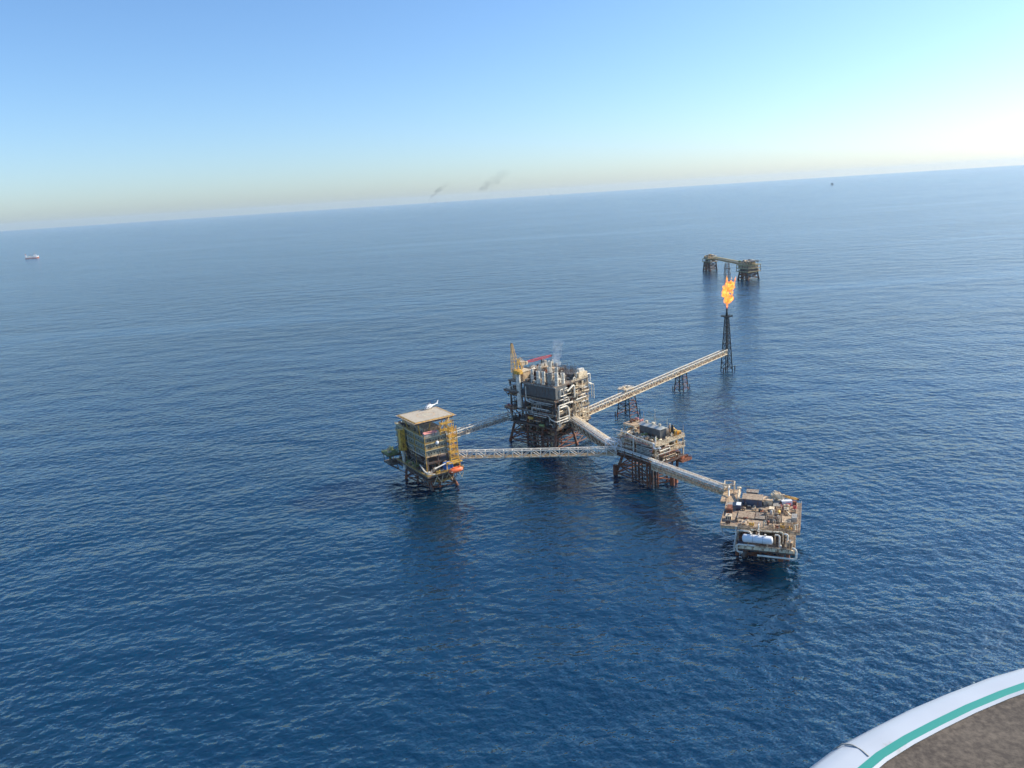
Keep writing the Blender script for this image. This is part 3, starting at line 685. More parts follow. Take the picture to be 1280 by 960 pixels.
# top deck equipment
deck(B, 13, 34, 20, 44, 52.0, 'grate'); columns(B, (13.6, 20, 27, 33.4), (20.6, 32, 43.4), 47, 51.6, 'steel', .6)
clutter(B, 50, 13, 36, 22, 45, 47, 4.5, 3.8, ('steel', 'grey', 'pale', 'slate', 'tan'), .9); clutter(B, 53, 13.4, 33.6, 20.4, 43.6, 52, 6.0, 3.4, ('steel', 'grey', 'pale', 'slate', 'tan', 'rust', 'cream'), .92)
railing(B, [(13.2, 43.8), (13.2, 20.2), (33.8, 20.2)], 52, 'grey'); clutter(B, 51, 10, 24, 5, 22, 47, 5.5, 3.2, ('steel', 'slate', 'grey', 'pale', 'tan'), .95); clutter(B, 52, .6, 9.5, 2, 31, 47, 5.0, 3.1, ('steel', 'slate', 'grey', 'tan', 'pale'), .9)
MB().box(27, 36.6, .4, 5, 47, 51.4).build('exhaust_plenum', 'cream', B)
MB().box(25.5, 36.6, 6, 20, 47, 50.2).build('cooler_bank', 'slate', B)
g = random.Random(9)
for i in range(6):
    for j in range(6):
        if g.random() < .9:
            x, y = 26.2 + i * 2, 6.8 + j * 2.5; m = MB().tube((x, y, 50.2), (x, y, 50.2 + g.uniform(2.5, 6.0)), .17, n=6)
            m.build('vent_pipe', 'steel', B)
m = MB(); pts = [(12 + 13 * (k / 10), 27 - .6 * k, 52 + 3.4 * math.sin(PI * (.12 + .88 * k / 10))) for k in range(11)]
m.pipe(pts, .95, 10); m.build('exhaust_duct', 'tan', B, True)
pipe(B, [(26, 2, 47.3), (26, 2, 51.6), (36, 2.6, 51.9)], .3, 'white'); pipe(B, [(21, .5, 46.8), (21, .5, 49.6), (22.8, .5, 49.6), (22.8, .5, 45)], .35, 'pale')
MB().box(3, 12, 33, 44.5, 47, 53.5).build('wall', 'tan', B); MB().box(2.6, 12.4, 32.6, 44.9, 53.503, 53.8).build('roof', 'cream', B)
railing(B, [(0, 46), (0, 31)], 47, 'grey')

T = on('production', 'pedestal_crane', 'yellow crane with raised boom on a grey column at the left of the largest platform', 'crane', -1.6, 34, 28.0)
crane(T, 25.0, 1.7, 'pale', 'yellow', (-.4, 4.2, 47.0), 'yellow', 4.6, 8.5, True)
T = on('production', 'pedestal_crane', 'red crane with a low level boom lying over the top of the largest platform', 'crane', 10.5, 41.5, 53.8, -96)
crane(T, 2.6, 1.2, 'tan', 'cream', (0, 29.5, 4.6), 'red', 1.4, 3)
st = [('taller silver exhaust stack standing just behind the two white front stacks', 9.2, 5.8, 12.0, 1.2, 47, 'pale'), ('slim silver exhaust stack behind the wide grey one on the largest platform', 8.6, 12.5, 11.5, 1.1, 47, 'pale'),
      ('plain white exhaust stack immediately left of the wide grey one', 3.4, 13.2, 9.2, 1.2, 47, 'white'), ('silver exhaust stack farthest behind the shaded edge stacks, beside the cabin', 9.6, 22.5, 11.0, 1.15, 47, 'pale'), ('tallest grey exhaust stack in the middle of the largest platform roof', 16.2, 18.2, 13.5, 1.35, 47, 'pale'),
      ('slim pale exhaust stack nearest the yellow crane on the shaded edge', 3.4, 24.5, 9.5, 1.1, 47, 'pale'), ('white exhaust stack just right of the slim pale one on the shaded edge', 3.2, 18.5, 9.0, 1.2, 47, 'white'),
      ('wide grey exhaust stack behind the two white front stacks', 4.0, 7.5, 8.5, 2.0, 47, 'grey'), ('white exhaust stack second from the front corner of the largest platform', 4.4, 1.8, 9.5, 1.3, 47, 'white'),
      ('white exhaust stack closest to the lit face, with a bent pipe below', 11.2, 2.0, 9.6, 1.4, 45.2, 'white')]
for lb, x, y, h, r, z, mt in st:
    T = on('production', 'exhaust_stack', lb, 'exhaust stack', x, y, z, 0, 'exhaust stacks on the largest platform')
    MB().lathe([(r * 1.12, 0), (r * 1.12, .5), (r, .52), (r, h * .8), (r * 1.06, h * .82), (r * 1.06, h), (r * .85, h), (r * .8, h - .8), (.1, h - .85)], n=14).build('shell', mt, T, True)
    m = MB()
    for k in range(3): m.lathe([(r + .01, 0), (r + .14, .02), (r + .14, .3), (r + .01, .32)], (0, 0, h * (.2 + .22 * k)), n=14)
    m.build('stiffener_ring', 'grey', T, True)
    MB().lathe([(r * .7, -.1), (r * .75, .3), (r * .1, .6)], (0, 0, h - .75), n=10).build('rain_cap', 'soot', T)

# ================================================================== COMPRESSOR PLATFORM
C = platform('compressor', 'gas_compression_platform', 'squat platform with blue railed left side, cream right decks and rusty legs')
jacket(C, [((2, 2), (-2.5, 4)), ((22, 2), (14, -3.8)), ((24, 30), (27, 33)), ((2, 30), (-2.0, 33.4))], 13.5, .9, (1.0, 6.0))
for (a, b) in (((-2.3, 33.2), (-1.6, 21.8)), ((9, -5), (14, -3))):
    MB().tube((*a, -4), (*a, 6.5), 1.6, 1.4, 10).build('leg_can', 'rust', C, True)
conductors(C, (-3.6, -1.4, .8), (-.8, 1.5, 4.0), -4, 17, ('steel', 'jacket', 'rust', 'tarred'), .5); conductors(C, (1, 3.5), (15, 18, 21), -4, 15, ('jacket', 'steel', 'rust'), .45)
conductors(C, (12, 17, 21), (2, ), -4, 14, ('rust', 'jacket'), .5)
deck(C, -2, 26, -1, 32, 14.6, 'steel', edge='jacket'); deck(C, 0, 26, 0, 33, 20.4, 'tan', edge='cream'); deck(C, 0, 26, 0, 33, 26.8, 'deck', edge='cream')
columns(C, (.5, 9, 17.5, 25.5), (.5, 16, 32), 14.6, 26, 'cream', .7)
clutter(C, 60, 1, 25, 1, 8, 14.6, 4.5, 3.2, ('rust', 'rust', 'tan', 'cream', 'steel')); clutter(C, 61, 1, 25, 1.5, 7, 20.4, 5, 3.2, ('steel', 'tan', 'grey', 'yellow', 'rust'))
clutter(C, 62, .5, 7, 8, 31, 20.4, 5, 3.4, ('steel', 'grey', 'tan', 'rust')); clutter(C, 63, .2, 7, 8, 31, 14.6, 5, 3.4, ('steel', 'jacket', 'tan', 'grey'))
clutter(C, 64, 1, 9, 1.2, 24, 26.8, 4.0, 3.0, ('cream', 'tan', 'pale', 'green', 'cream', 'white'), 1); clutter(C, 75, 9, 18, 1, 4.3, 26.8, 4, 3, ('tan', 'steel', 'cream'), 1); clutter(C, 65, 16.5, 25.5, .8, 12, 26.8, 6.5, 2.9, ('yellow', 'cream', 'tan', 'white', 'yellow', 'steel'), 1)
clutter(C, 66, 16.5, 26, 13, 25, 26.8, 6.5, 3.3, ('cream', 'white', 'pale', 'tan')); clutter(C, 67, 1.5, 9, 24, 33, 26.8, 2.5, 3.4, ('cream', 'tan', 'rust'))
for z in (20.4, 26.8): railing(C, [(0, -.2), (26.1, -.2), (26.1, 33)], z, 'cream', 1.6, 3.2, .24)
railing(C, [(-.3, 33), (-.3, -.2)], 26.8, 'pale', 1.4, 1.8, .16)
m = MB()
for z in (20.0, 23.2, 26.3): m.box(-.2, 26.3, -.62, -.32, z, z + .55)
m.build('kick_plate', 'cream', C)
m = MB()
for k in range(8): m.box(-.62, -.1, 3, 15.2, 16.5 + k * .95, 16.75 + k * .95)
m.build('louvre', 'pale', C); MB().box(-.1, .15, 2.8, 15.4, 16, 24.2).build('louvre_panel', 'slate', C)
pipe(C, [(-1.0, 1, 28.2), (-1.0, 16, 28.9), (-1.0, 24, 30.2), (-3, 34, 31.0)], .38, 'white')
pipe(C, [(-1.3, 17.2, 28.4), (-1.4, 17.2, 20.5), (-1.4, 17.5, 15)], .45, 'white')
pipe(C, [(-1.0, .5, 28.2), (-1.0, .5, 24.8), (3.5, -1.0, 24.4)], .5, 'clean_white'); pipe(C, [(-.8, 23, 29.6), (1.5, 25, 29.8), (10, 25.6, 29.8)], .5, 'cream')
face_pipes(C, 68, 'x', -.4, 16, 33, 16, 27, 10, ('cream', 'tan', 'rust', 'pale'), (.2, .36)); face_pipes(C, 69, 'y', -.3, 1, 25, 15.5, 26, 7, ('cream', 'white', 'rust'), (.16, .3))
face_pipes(C, 76, 'x', -.7, 1, 32, 21, 27.5, 9, ('cream', 'white', 'pale', 'pink'), (.14, .26)); face_pipes(C, 77, 'y', -.5, 1, 25, 15, 20, 6, ('rust', 'tan', 'cream'), (.16, .3))
clutter(C, 78, 0.4, 9, 25, 33, 26.8, 3, 2.8, ('cream', 'tan', 'rust', 'white'), 1)
# pipe rack carried past the left face between the two pipe bridges
for k, (x, z, r, mt) in enumerate(((-5.4, 19.6, .38, 'white'), (-4.4, 19.8, .42, 'pale'), (-3.3, 19.6, .36, 'white'), (-2.4, 19.5, .3, 'cream'), (-5.0, 17.4, .5, 'rust'), (-3.6, 17.2, .45, 'tan'), (-5.8, 18.2, .3, 'grey'))):
    pipe(C, [(x, 35.5 - .2 * k, z), (x, 20, z), (x - .8, 2, z), (x - 1.2, -6.8, z - .5)], r, mt)
m = MB()
for y in (34, 27, 20, 13, 6, 0): m.bar((-6.6, y, 16.4), (.3, y, 16.4), .45); m.bar((-6.6, y, 16.4), (-6.6, y, 20.6), .35); m.bar((-6.6, y, 16), (.3, y, 12.6), .35)
m.build('pipe_rack', 'jacket', C)
# tall white framed landing where the bridge arrives
m = MB()
for x in (-7, -1.5):
    for y in (28, 36.5): m.bar((x, y, 15), (x, y, 24.6), .4)
for x in (-7, -1.5): m.bar((x, 28, 24.4), (x, 36.5, 24.4), .4); m.bar((x, 28, 20.4), (x, 36.5, 24.4), .3)
for y in (28, 36.5): m.bar((-7, y, 24.4), (-1.5, y, 24.4), .4); m.bar((-7, y, 20.6), (-1.5, y, 24.4), .3)
m.build('portal_frame', 'clean_white', C)
# roofed hall
MB().box(9.6, 15.4, 5, 22.5, 26.8, 33.4).build('wall', 'slate', C)
MB().box(9.55, 9.597, 5.5, 22, 26.9, 29.6).build('wall_panel', 'steel', C)
MB().add([(9.0, 4.4, 33.4), (16.0, 4.4, 33.4), (16.0, 23.1, 33.4), (9.0, 23.1, 33.4), (12.5, 4.4, 34.8), (12.5, 23.1, 34.8)], [(3, 2, 1, 0), (0, 4, 5, 3), (1, 2, 5, 4), (0, 1, 4), (2, 3, 5)]).build('roof', 'pale', C)
m = MB()
for k in range(5): m.box(9.5, 9.56, 6.3 + k * 3.2, 8.4 + k * 3.2, 30.4, 32.4)
m.build('vent_panel', 'slate', C)
for y in (8, 13.5, 19): MB().lathe([(.7, 0), (.7, .6), (1.1, .8), (.9, 1.3), (.2, 1.5)], (12.5, y, 34.6), n=10).build('roof_vent', 'cream', C, True)
deck(C, 8.5, 20, 26, 36, 31.8, 'tan', edge='cream'); columns(C, (9, 19.5), (26.5, 35.5), 26.8, 30.9, 'cream', .4)
clutter(C, 70, 12, 20, 27, 35, 31.8, 3.4, 3.6, ('pink', 'rust', 'red', 'tan')); clutter(C, 71, 9, 20, 29, 35, 26.8, 3.2, 3.4, ('rust', 'tan', 'steel'))
for x, y, h in ((23.5, 22, 14), (25.6, .4, 7.5), (21.5, 30, 11), (20.6, 9, 10.5)): MB().tube((x, y, 26.8), (x, y, 26.8 + h), .18, .1, 6).build('mast', 'cream', C)
MB().lathe([(1.4, 0), (1.4, 4.6), (.9, 5.6), (.3, 5.9)], (21.0, 5.0, 26.8), n=12).build('column_vessel', 'yellow', C, True); MB().lathe([(.8, 0), (.8, 7.4), (.5, 8), (.2, 8.2)], (18.9, 3.2, 26.8), n=12).build('column_vessel', 'tarred', C, True)
deck(C, 20, 29, -3.5, 2, 12.4, 'rust', edge='rust'); clutter(C, 72, 20.5, 28.6, -3.2, 1.8, 12.4, 3, 2.8, ('rust', 'rust', 'hull')); railing(C, [(20, -3.4), (28.9, -3.4), (28.9, 1.9)], 12.4, 'rust')

# ================================================================== WELLHEAD PLATFORM
D = platform('wellhead', 'wellhead_platform', 'nearest low platform with open brown decks, pale pipe loops and stubby rusty legs')
jacket(D, [((4, 14), (2, 12)), ((20, 14), (19, 11)), ((20, 40), (21, 44)), ((4, 40), (2, 44))], 8.5, 1.1, (1.0, 4.5))
conductors(D, (7, 9.5, 12, 14.5, 17), (14, 17, 20), -4, 9, ('steel', 'jacket', 'tarred', 'rust'), .42)
for x in (-1.5, 22): MB().tube((x, 12, -4), (x + .5, 13, 8.6), .9, n=8).build('pile', 'rust', D, True)
deck(D, -1, 25.5, 0, 44, 10.0, 'grate'); deck(D, -9, 27.5, 8.5, 45, 16.6, 'deck', edge='tan')
columns(D, (-.5, 8, 16.5, 25), (6.5, 25, 43), 10, 15.6, 'tan', .6)
MB().box(-1.2, 24.9, -1.0, .0, 10.02, 11.4).build('front_girder', 'cream', D)
railing(D, [(-1, 8), (-1, 0)], 10, 'cream', 1.2, 1.6, .12); railing(D, [(25.5, 0), (25.5, 8)], 10, 'cream', 1.2, 1.6, .12)
railing(D, [(-9, 45), (-9, 8.5), (27.5, 8.5), (27.5, 45)], 16.6, 'tan', 1.2, 2.2, .12)
clutter(D, 80, 17, 25, 1, 8, 10, 5.5, 2.9, ('cream', 'tan', 'white', 'rust'), 1); clutter(D, 81, -.6, 3, .6, 8, 10, 5, 2.8, ('steel', 'rust', 'tan', 'dkblue'), 1)
clutter(D, 82, 0, 24, 9, 24, 10, 5, 3.8, ('steel', 'tan', 'rust', 'grey'))
clutter(D, 83, 3.5, 16, 5.4, 8.2, 10, 6.5, 2.8, ('rust', 'tan', 'cream', 'steel'), 1)
clutter(D, 84, -8, 4, 10, 19, 16.6, 3.4, 3.2, ('tan', 'steel', 'cream', 'rust', 'grey'), .85); clutter(D, 85, 20, 27, 9.5, 16, 16.6, 3.6, 3, ('steel', 'white', 'tan', 'cream'), .9)
clutter(D, 86, 8, 26, 26, 34, 16.6, 2.6, 3.1, ('cream', 'white', 'steel', 'tan', 'rust', 'yellow'), .8); clutter(D, 87, -8.5, -4.5, 20, 32, 16.6, 3, 3, ('tan', 'steel', 'rust'), .8)
clutter(D, 88, 4, 27, 9, 13, 16.6, 2.8, 2.8, ('tan', 'rust', 'yellow', 'cream'), .8); clutter(D, 89, 16, 26, 35, 44, 16.6, 2.4, 3.0, ('rust', 'red', 'tan', 'pink', 'yellow'), .8)
# raised hatch plates in the middle of the deck
for i, (x0, x1, y0, y1) in enumerate(((-2, 6, 19, 27), (6.4, 11, 19, 27), (11.4, 18.5, 17, 25), (18.9, 26, 17.5, 25))):
    MB().box(x0, x1, y0, y1, 16.9 + .12 * (i % 2), 17.15 + .12 * (i % 2)).build('hatch_cover', ('deck', 'grate', 'grate', 'tan')[i], D)
m = MB()
for k in range(9): m.box(11.5 + k * .78, 11.75 + k * .78, 17.1, 24.9, 17.28, 17.5)
m.build('hatch_rib', 'grate', D)
clutter(D, 94, -3, 26, 13.5, 17, 16.6, 2.4, 2.4, ('tan', 'rust', 'deck', 'steel', 'deck', 'cream'), .75); clutter(D, 93, -4, 12, 27.5, 34.5, 16.6, 2.6, 2.6, ('tan', 'steel', 'cream', 'rust', 'white'), .8)
clutter(D, 92, -1.5, 26, 18, 26, 17.3, .9, 2.6, ('tan', 'deck', 'grate', 'deck'), .4)
# huts at the back
def hut(x0, x1, y0, y1, z0, z1, wm, rm):
    w = MB().box(x0, x1, y0, y1, z0, z1).build('wall', wm, D); MB().box(x0 - .3, x1 + .3, y0 - .3, y1 + .3, z1 + .003, z1 + .3).build('roof', rm, w); MB().box(x0 + 1, x0 + 2, y0 - .06, y0 - .004, z0 + .1, z0 + 2.2).build('door', 'grey', w)
hut(-1, 8.5, 35, 42, 16.6, 20.4, 'dkblue', 'deck'); hut(.5, 6, 43.2, 47, 16.6, 21, 'dkblue', 'grate'); hut(9.2, 13.5, 38, 43, 16.6, 19.4, 'cream', 'tan')
MB().box(-3.6, -1.3, 29, 33, 16.6, 19.2).build('equipment_cabinet', 'dkblue', D); MB().box(-3.6, -1.3, 29, 33, 19.203, 19.4).build('cabinet_lid', 'clean_white', D)
MB().box(14, 17.6, 35, 46, 16.65, 17.9).build('pipe_bundle', 'grey', D)
pipe(D, [(18.4, 46, 17.5), (19.6, 34, 17.5), (22.6, 25.6, 17.5)], .4, 'cream')
# bridge landing at the back left
deck(D, -12.4, -3.5, 38, 56, 16.9, 'tan', edge='cream'); MB().box(-9.5, -4.2, 33.4, 38, 16.75, 16.95).build('ramp', 'grey', D)
m = MB()
for x in (-11.9, -6.7):
    for y in (50, 56): m.bar((x, y, 17), (x, y, 21.8), .4)
    m.bar((x, 50, 21.6), (x, 56, 21.6), .4); m.bar((x, 50, 17), (x, 56, 21.6), .3)
for y in (50, 56): m.bar((-11.9, y, 21.6), (-6.7, y, 21.6), .4); m.bar((-11.9, y, 17.2), (-6.7, y, 21.6), .3)
m.build('portal_frame', 'cream', D)
pipe(D, [(-9.3, 55.6, 19.4), (-9.3, 50, 20), (-8.6, 44, 17.4)], .4, 'white'); pipe(D, [(-4.0, 51, 16.8), (-4.0, 51, 19.6), (-3.6, 38.5, 17.4)], .5, 'cream')
MB().lathe([(1.1, 0), (1.2, .8), (.4, 1.2)], (-4, 51, 19.4), n=10).build('pipe_head', 'cream', D, True)
# pale loops of pipe round the front and left sides
pipe(D, [(-9.8, 24, 15.8), (-9.8, 14, 15.2), (-8.2, 10, 12.2), (-6, 8, 12.0)], .42, 'pale'); pipe(D, [(-1.6, 9, 16.8), (-1.6, 8, 13), (-1.9, 3, 9.0), (-1.4, -.8, 8.6)], .42, 'pale')
pipe(D, [(2.4, -1.6, 8.6), (-.3, -1.6, 8.6), (-.3, -1.6, 12.4), (8, -1.6, 12.4)], .42, 'white'); pipe(D, [(24.4, -1.2, 13.0), (26.2, -1.6, 12.6), (26.2, -1.6, 7.6), (9, -1.4, 7.6)], .45, 'white')
pipe(D, [(.4, 8.2, 14.6), (.4, 6, 16.2), (5, 5.4, 16.2), (5.5, 6, 15)], .45, 'white'); pipe(D, [(5.6, 4.6, 17.6), (15, 4.6, 17.6), (20, 5, 17.6), (20, 5, 12)], .4, 'cream')
pipe(D, [(16.6, 3.6, 16.6), (18.6, 3.6, 16.6), (18.6, 3.6, 11)], .4, 'white'); pipe(D, [(20.6, 4.2, 17.2), (22.2, 4.2, 17.2), (22.2, 4.2, 12)], .4, 'white'); pipe(D, [(5, 2.8, 9.0), (9.6, 2.8, 9.0)], .3, 'pale')
pipe(D, [(9, 5.2, 16.5), (9, 5.2, 20), (9, 6.4, 20)], .28, 'white'); pipe(D, [(-.6, -.4, 11.6), (24, -.4, 11.7)], .3, 'tan')
m = MB()
for x in (6, 10, 14, 18, 22): m.bar((x, 0, 9.2), (x + 1.5, 8, 5.2), .28); m.bar((x, .2, 9.2), (x, .4, 5.6), .14)
m.build('knee_brace', 'steel', D)

T = on('wellhead', 'pressure_vessel', 'large white horizontal tank with rounded ends on the front of the nearest low platform', 'tank', 8.8, 1.9, 10.0)
MB().capsule((0, 0, 4.3), 12.2, 1.95, 'x', 22).build('shell', 'clean_white', T, True)
m = MB()
for x in (-2.2, 2.4): m.lathe([(1.97, -.06), (2.0, -.05), (2.0, .05), (1.97, .06)], (x, 0, 4.3), 'x', 22)
m.build('seam_band', 'grey', T, True)
for x in (-4.4, 4.4): MB().box(x - .3, x + .3, -1.5, 1.5, 0, 3.0).build('saddle', 'tan', T)
for x in (-3, .5, 3.5): MB().lathe([(.32, 0), (.32, .7), (.5, .72), (.5, .95)], (x, 0, 6.1), n=10).build('nozzle', 'white', T, True)
T = on('wellhead', 'pedestal_crane', 'small cream crane with lowered yellow boom on the nearest low platform', 'crane', 15.5, 43.5, 16.6, -72)
crane(T, 3.0, .9, 'cream', 'cream', (2.5, 12, 2.4), 'yellow', 1.0, 1.6); T.scale = (.85, .85, .85)
cn = [('wellhead', 'white container beside the small crane on the low platform', 20.3, 41.0, 16.6, 20, 'clean_white'), ('wellhead', 'grey container at the right edge of the nearest low platform', 24.6, 20.5, 17.3, 90, 'grey'),
      ('wellhead', 'rusty container at the left rail of the nearest low platform', -6.6, 27.0, 16.6, 90, 'rust'),
      ('compressor', 'cream container on the top deck right of the grey roofed hall', 23.5, 17.5, 26.8, 90, 'cream'), ('production', 'white container on the top corner of the largest platform over the lit face', 31.5, 2.6, 51.45, 0, 'white')]
for k, lb, x, y, z, rz, mt in cn:
    T = on(k, 'shipping_container', lb, 'container', x, y, z, rz, 'containers on the platform decks')
    MB().box(-2.6, 2.6, -1.15, 1.15, .12, 2.5).build('shell', mt, T)
    m = MB()
    for i in range(9): m.box(-2.4 + i * .56, -2.2 + i * .56, -1.22, -1.153, .3, 2.35); m.box(-2.4 + i * .56, -2.2 + i * .56, 1.153, 1.22, .3, 2.35)
    m.build('corrugation', mt, T); MB().box(2.603, 2.66, -1.0, -.03, .25, 2.4).build('door', mt, T); MB().box(2.603, 2.66, .03, 1.0, .25, 2.4).build('door', mt, T)

# ================================================================== distant platforms, ship, smoke
def far_deck_platform(name, label, x, y, rz, w, d, zd, levels, seed, heli):
    P = thing(name, label, 'oil platform', (x, y, 0), rz)
    jacket(P, [((-w * .36, -d * .36), (-w * .42, -d * .42)), ((w * .36, -d * .36), (w * .42, -d * .42)), ((w * .36, d * .36), (w * .42, d * .42)), ((-w * .36, d * .36), (-w * .42, d * .42))], zd - 1.3, 1.5, (2, 9), 'steel')
    for xx in (-.26, -.13, 0, .13, .26): MB().tube((w * xx, -d * (.3 if xx else .1), -4), (w * xx, -d * .3, zd - 1), 1.3, n=6).build('conductor', 'steel', P)
    for k in range(levels):
        z = zd + k * 6.0; deck(P, -w / 2, w / 2, -d / 2, d / 2, z, 'far_olive' if k == levels - 1 else 'tan', edge='far_olive')
        MB().box(-w / 2 + (2 if k else 7), w / 2 - (9 if k == levels - 1 else 3), -d / 2 + 3, d / 2 - 5, z + .01, z + 4.2).build('module', 'tan' if k else 'steel', P)
        clutter(P, seed + k, -w / 2 + 1, w / 2 - 1, -d / 2 + 1, d / 2 - 1, z + (4.2 if k == levels - 1 else 0), 4.8, 6, ('tan', 'grey', 'cream', 'steel', 'green', 'yellow') if k == levels - 1 else ('steel', 'slate', 'grey', 'white', 'tan'))
        if k < levels - 1: columns(P, (-w / 2 + .6, 0, w / 2 - .6), (-d / 2 + .6, d / 2 - .6), z, z + 5.1, 'steel')
    if heli: MB().box(w * .12, w * .62, -d * .3, d * .4, zd + levels * 6 + .5, zd + levels * 6 + 1).build('helideck', 'slate', P); columns(P, (w * .2, w * .45), (-d * .2, d * .3), zd + levels * 6 - 5.7, zd + levels * 6 + .48, 'steel', .5)
    return P
far_deck_platform('satellite_platform', 'small distant platform on thin legs at the left end of the far bridge', 429, 1612, -64, 24, 22, 19, 2, 90, False)
far_deck_platform('satellite_platform', 'larger distant platform on a dark base behind the flare flame', 452, 1430, -64, 30, 32, 15, 3, 95, True)
bridge('thin distant bridge joining the two far platforms behind the flame', (432.5, 1602), (449, 1447), 24, 5, 5.5, 16, 'far_olive', 'far_olive', [(.8, 1.5, .8, 'tan'), (1.6, 4, .6, 'yellow')], rail='tan', roof=(-2.4, 1.5, 'far_olive'))
T = thing('bridge_support', 'far pair of dark legs under the middle of the distant bridge', 'bridge support', (441, 1530, 0), -84)
jacket(T, [((-3, -3), (-4.5, -4.5)), ((3, -3), (4.5, -4.5)), ((3, 3), (4.5, 4.5)), ((-3, 3), (-4.5, 4.5))], 22.5, .6, (2, 11), 'grey'); MB().box(-5, 5, -5, 5, 10.5, 11.5).build('cap_platform', 'steel', T)

S = thing('supply_ship', 'small white ship with an orange hull bottom far out on the left', 'ship', (-2655, 4421, 0), 26); S.scale = (.85, .85, .85)
def hull_sec(x, hw, z0, z1): return [(x, -hw * .7, z0), (x, -hw, z1), (x, hw, z1), (x, hw * .7, z0)]
def hull(name, mat, z0, z1, secs):
    m = MB(); v = [p for s in secs for p in hull_sec(s[0], s[1], z0, z1 + s[2])]; f = []
    for i in range(len(secs) - 1): f += [(i * 4 + k, i * 4 + (k + 1) % 4, i * 4 + 4 + (k + 1) % 4, i * 4 + 4 + k) for k in range(4)]
    m.add(v, f + [(0, 1, 2, 3), tuple(len(v) - 4 + k for k in (3, 2, 1, 0))]); return m.build(name, mat, S)
sec = [(-40, 7, 1), (-36, 9, 0), (0, 9.5, 0), (24, 9, 1), (34, 6, 4), (41, 1, 7)]
hull('hull', 'hull', -2, 2.2, sec); hull('upper_hull', 'clean_white', 2.21, 9, [(a, b, c) for a, b, c in sec])
MB().box(10, 30, -7.5, 7.5, 9.5, 20).build('deckhouse', 'clean_white', S); MB().box(14, 27, -6.5, 6.5, 20.01, 26).build('bridge_house', 'clean_white', S); MB().box(13.9, 27.1, -6.6, 6.6, 22.5, 24).build('bridge_window', 'glass', S)
MB().box(-38, -26, -7, 7, 9.5, 21).build('aft_house', 'clean_white', S); MB().box(-22, 8, -7, 7, 9.2, 13.5).build('cargo_deck', 'pale', S)
MB().tube((20, 0, 26), (20, 0, 38), .7, n=6).build('mast', 'grey', S); MB().tube((-34, 0, 21), (-34, 0, 32), 1.4, n=8).build('funnel', 'hull', S); MB().bar((-10, 0, 13), (-2, 0, 28), 1.4).build('deck_crane', 'rust', S)

for k, (x, y, s, lb) in enumerate(((5138, 12200, 1.0, 'tiny lone platform far out near the horizon on the right'), (-2700, 33000, 1.6, 'faint platform speck on the horizon below the sharp smoke trail'),
                                   (-2120, 31500, 1.3, 'faint platform speck on the horizon just right of the sharp smoke trail'), (2440, 37500, 1.8, 'faint dark speck on the horizon right of the wide smoke trail'))):
    P = thing('horizon_platform', lb, 'oil platform', (x, y, 0), 20 * k)
    MB().box(-16 * s, 16 * s, -14 * s, 14 * s, 16 * s, 30 * s).build('topside', 'slate', P)
    for i, j in c4: MB().tube((i * 13 * s, j * 11 * s, -4), (i * 11 * s, j * 9 * s, 16 * s), 1.6 * s, n=6).build('jacket_leg', 'tarred', P)
    MB().bar((6 * s, 0, 30 * s), (14 * s, 0, 52 * s), 2.5 * s).build('flare_boom', 'tarred', P); MB().box(-14 * s, -2 * s, -10 * s, 8 * s, 30 * s, 38 * s).build('deckhouse', 'slate', P)

def smoke_mat(name, colr, dens, axis, scale, lo=.40, hi=.62):
    """smoke or vapour: torn by noise and thinning out along its drift (generated axis of the plume)"""
    m, nt, out = new_mat(name); N, Lk = nt.nodes.new, nt.links.new
    v = N('ShaderNodeVolumePrincipled'); v.inputs['Color'].default_value = (*colr, 1); Lk(v.outputs[0], out.inputs['Volume'])
    tc = N('ShaderNodeTexCoord'); sp = N('ShaderNodeSeparateXYZ'); Lk(tc.outputs['Generated'], sp.inputs[0])
    f = N('ShaderNodeMapRange'); f.inputs[1].default_value = .1; f.inputs[2].default_value = .97; f.inputs[3].default_value = 1; f.inputs[4].default_value = 0; Lk(sp.outputs[axis], f.inputs[0])
    f2 = N('ShaderNodeMapRange'); f2.inputs[1].default_value = .0; f2.inputs[2].default_value = .12; Lk(sp.outputs[axis], f2.inputs[0])
    n = N('ShaderNodeTexNoise'); n.inputs['Scale'].default_value = scale; n.inputs['Detail'].default_value = 4; Lk(tc.outputs['Object'], n.inputs['Vector'])
    r = N('ShaderNodeMapRange'); r.inputs[1].default_value = lo; r.inputs[2].default_value = hi; Lk(n.outputs[0], r.inputs[0])
    a = N('ShaderNodeMath'); a.operation = 'MULTIPLY'; Lk(f.outputs[0], a.inputs[0]); Lk(r.outputs[0], a.inputs[1])
    b = N('ShaderNodeMath'); b.operation = 'MULTIPLY'; Lk(a.outputs[0], b.inputs[0]); Lk(f2.outputs[0], b.inputs[1])
    c = N('ShaderNodeMath'); c.operation = 'MULTIPLY'; c.inputs[1].default_value = dens; Lk(b.outputs[0], c.inputs[0]); Lk(c.outputs[0], v.inputs['Density'])
    return m
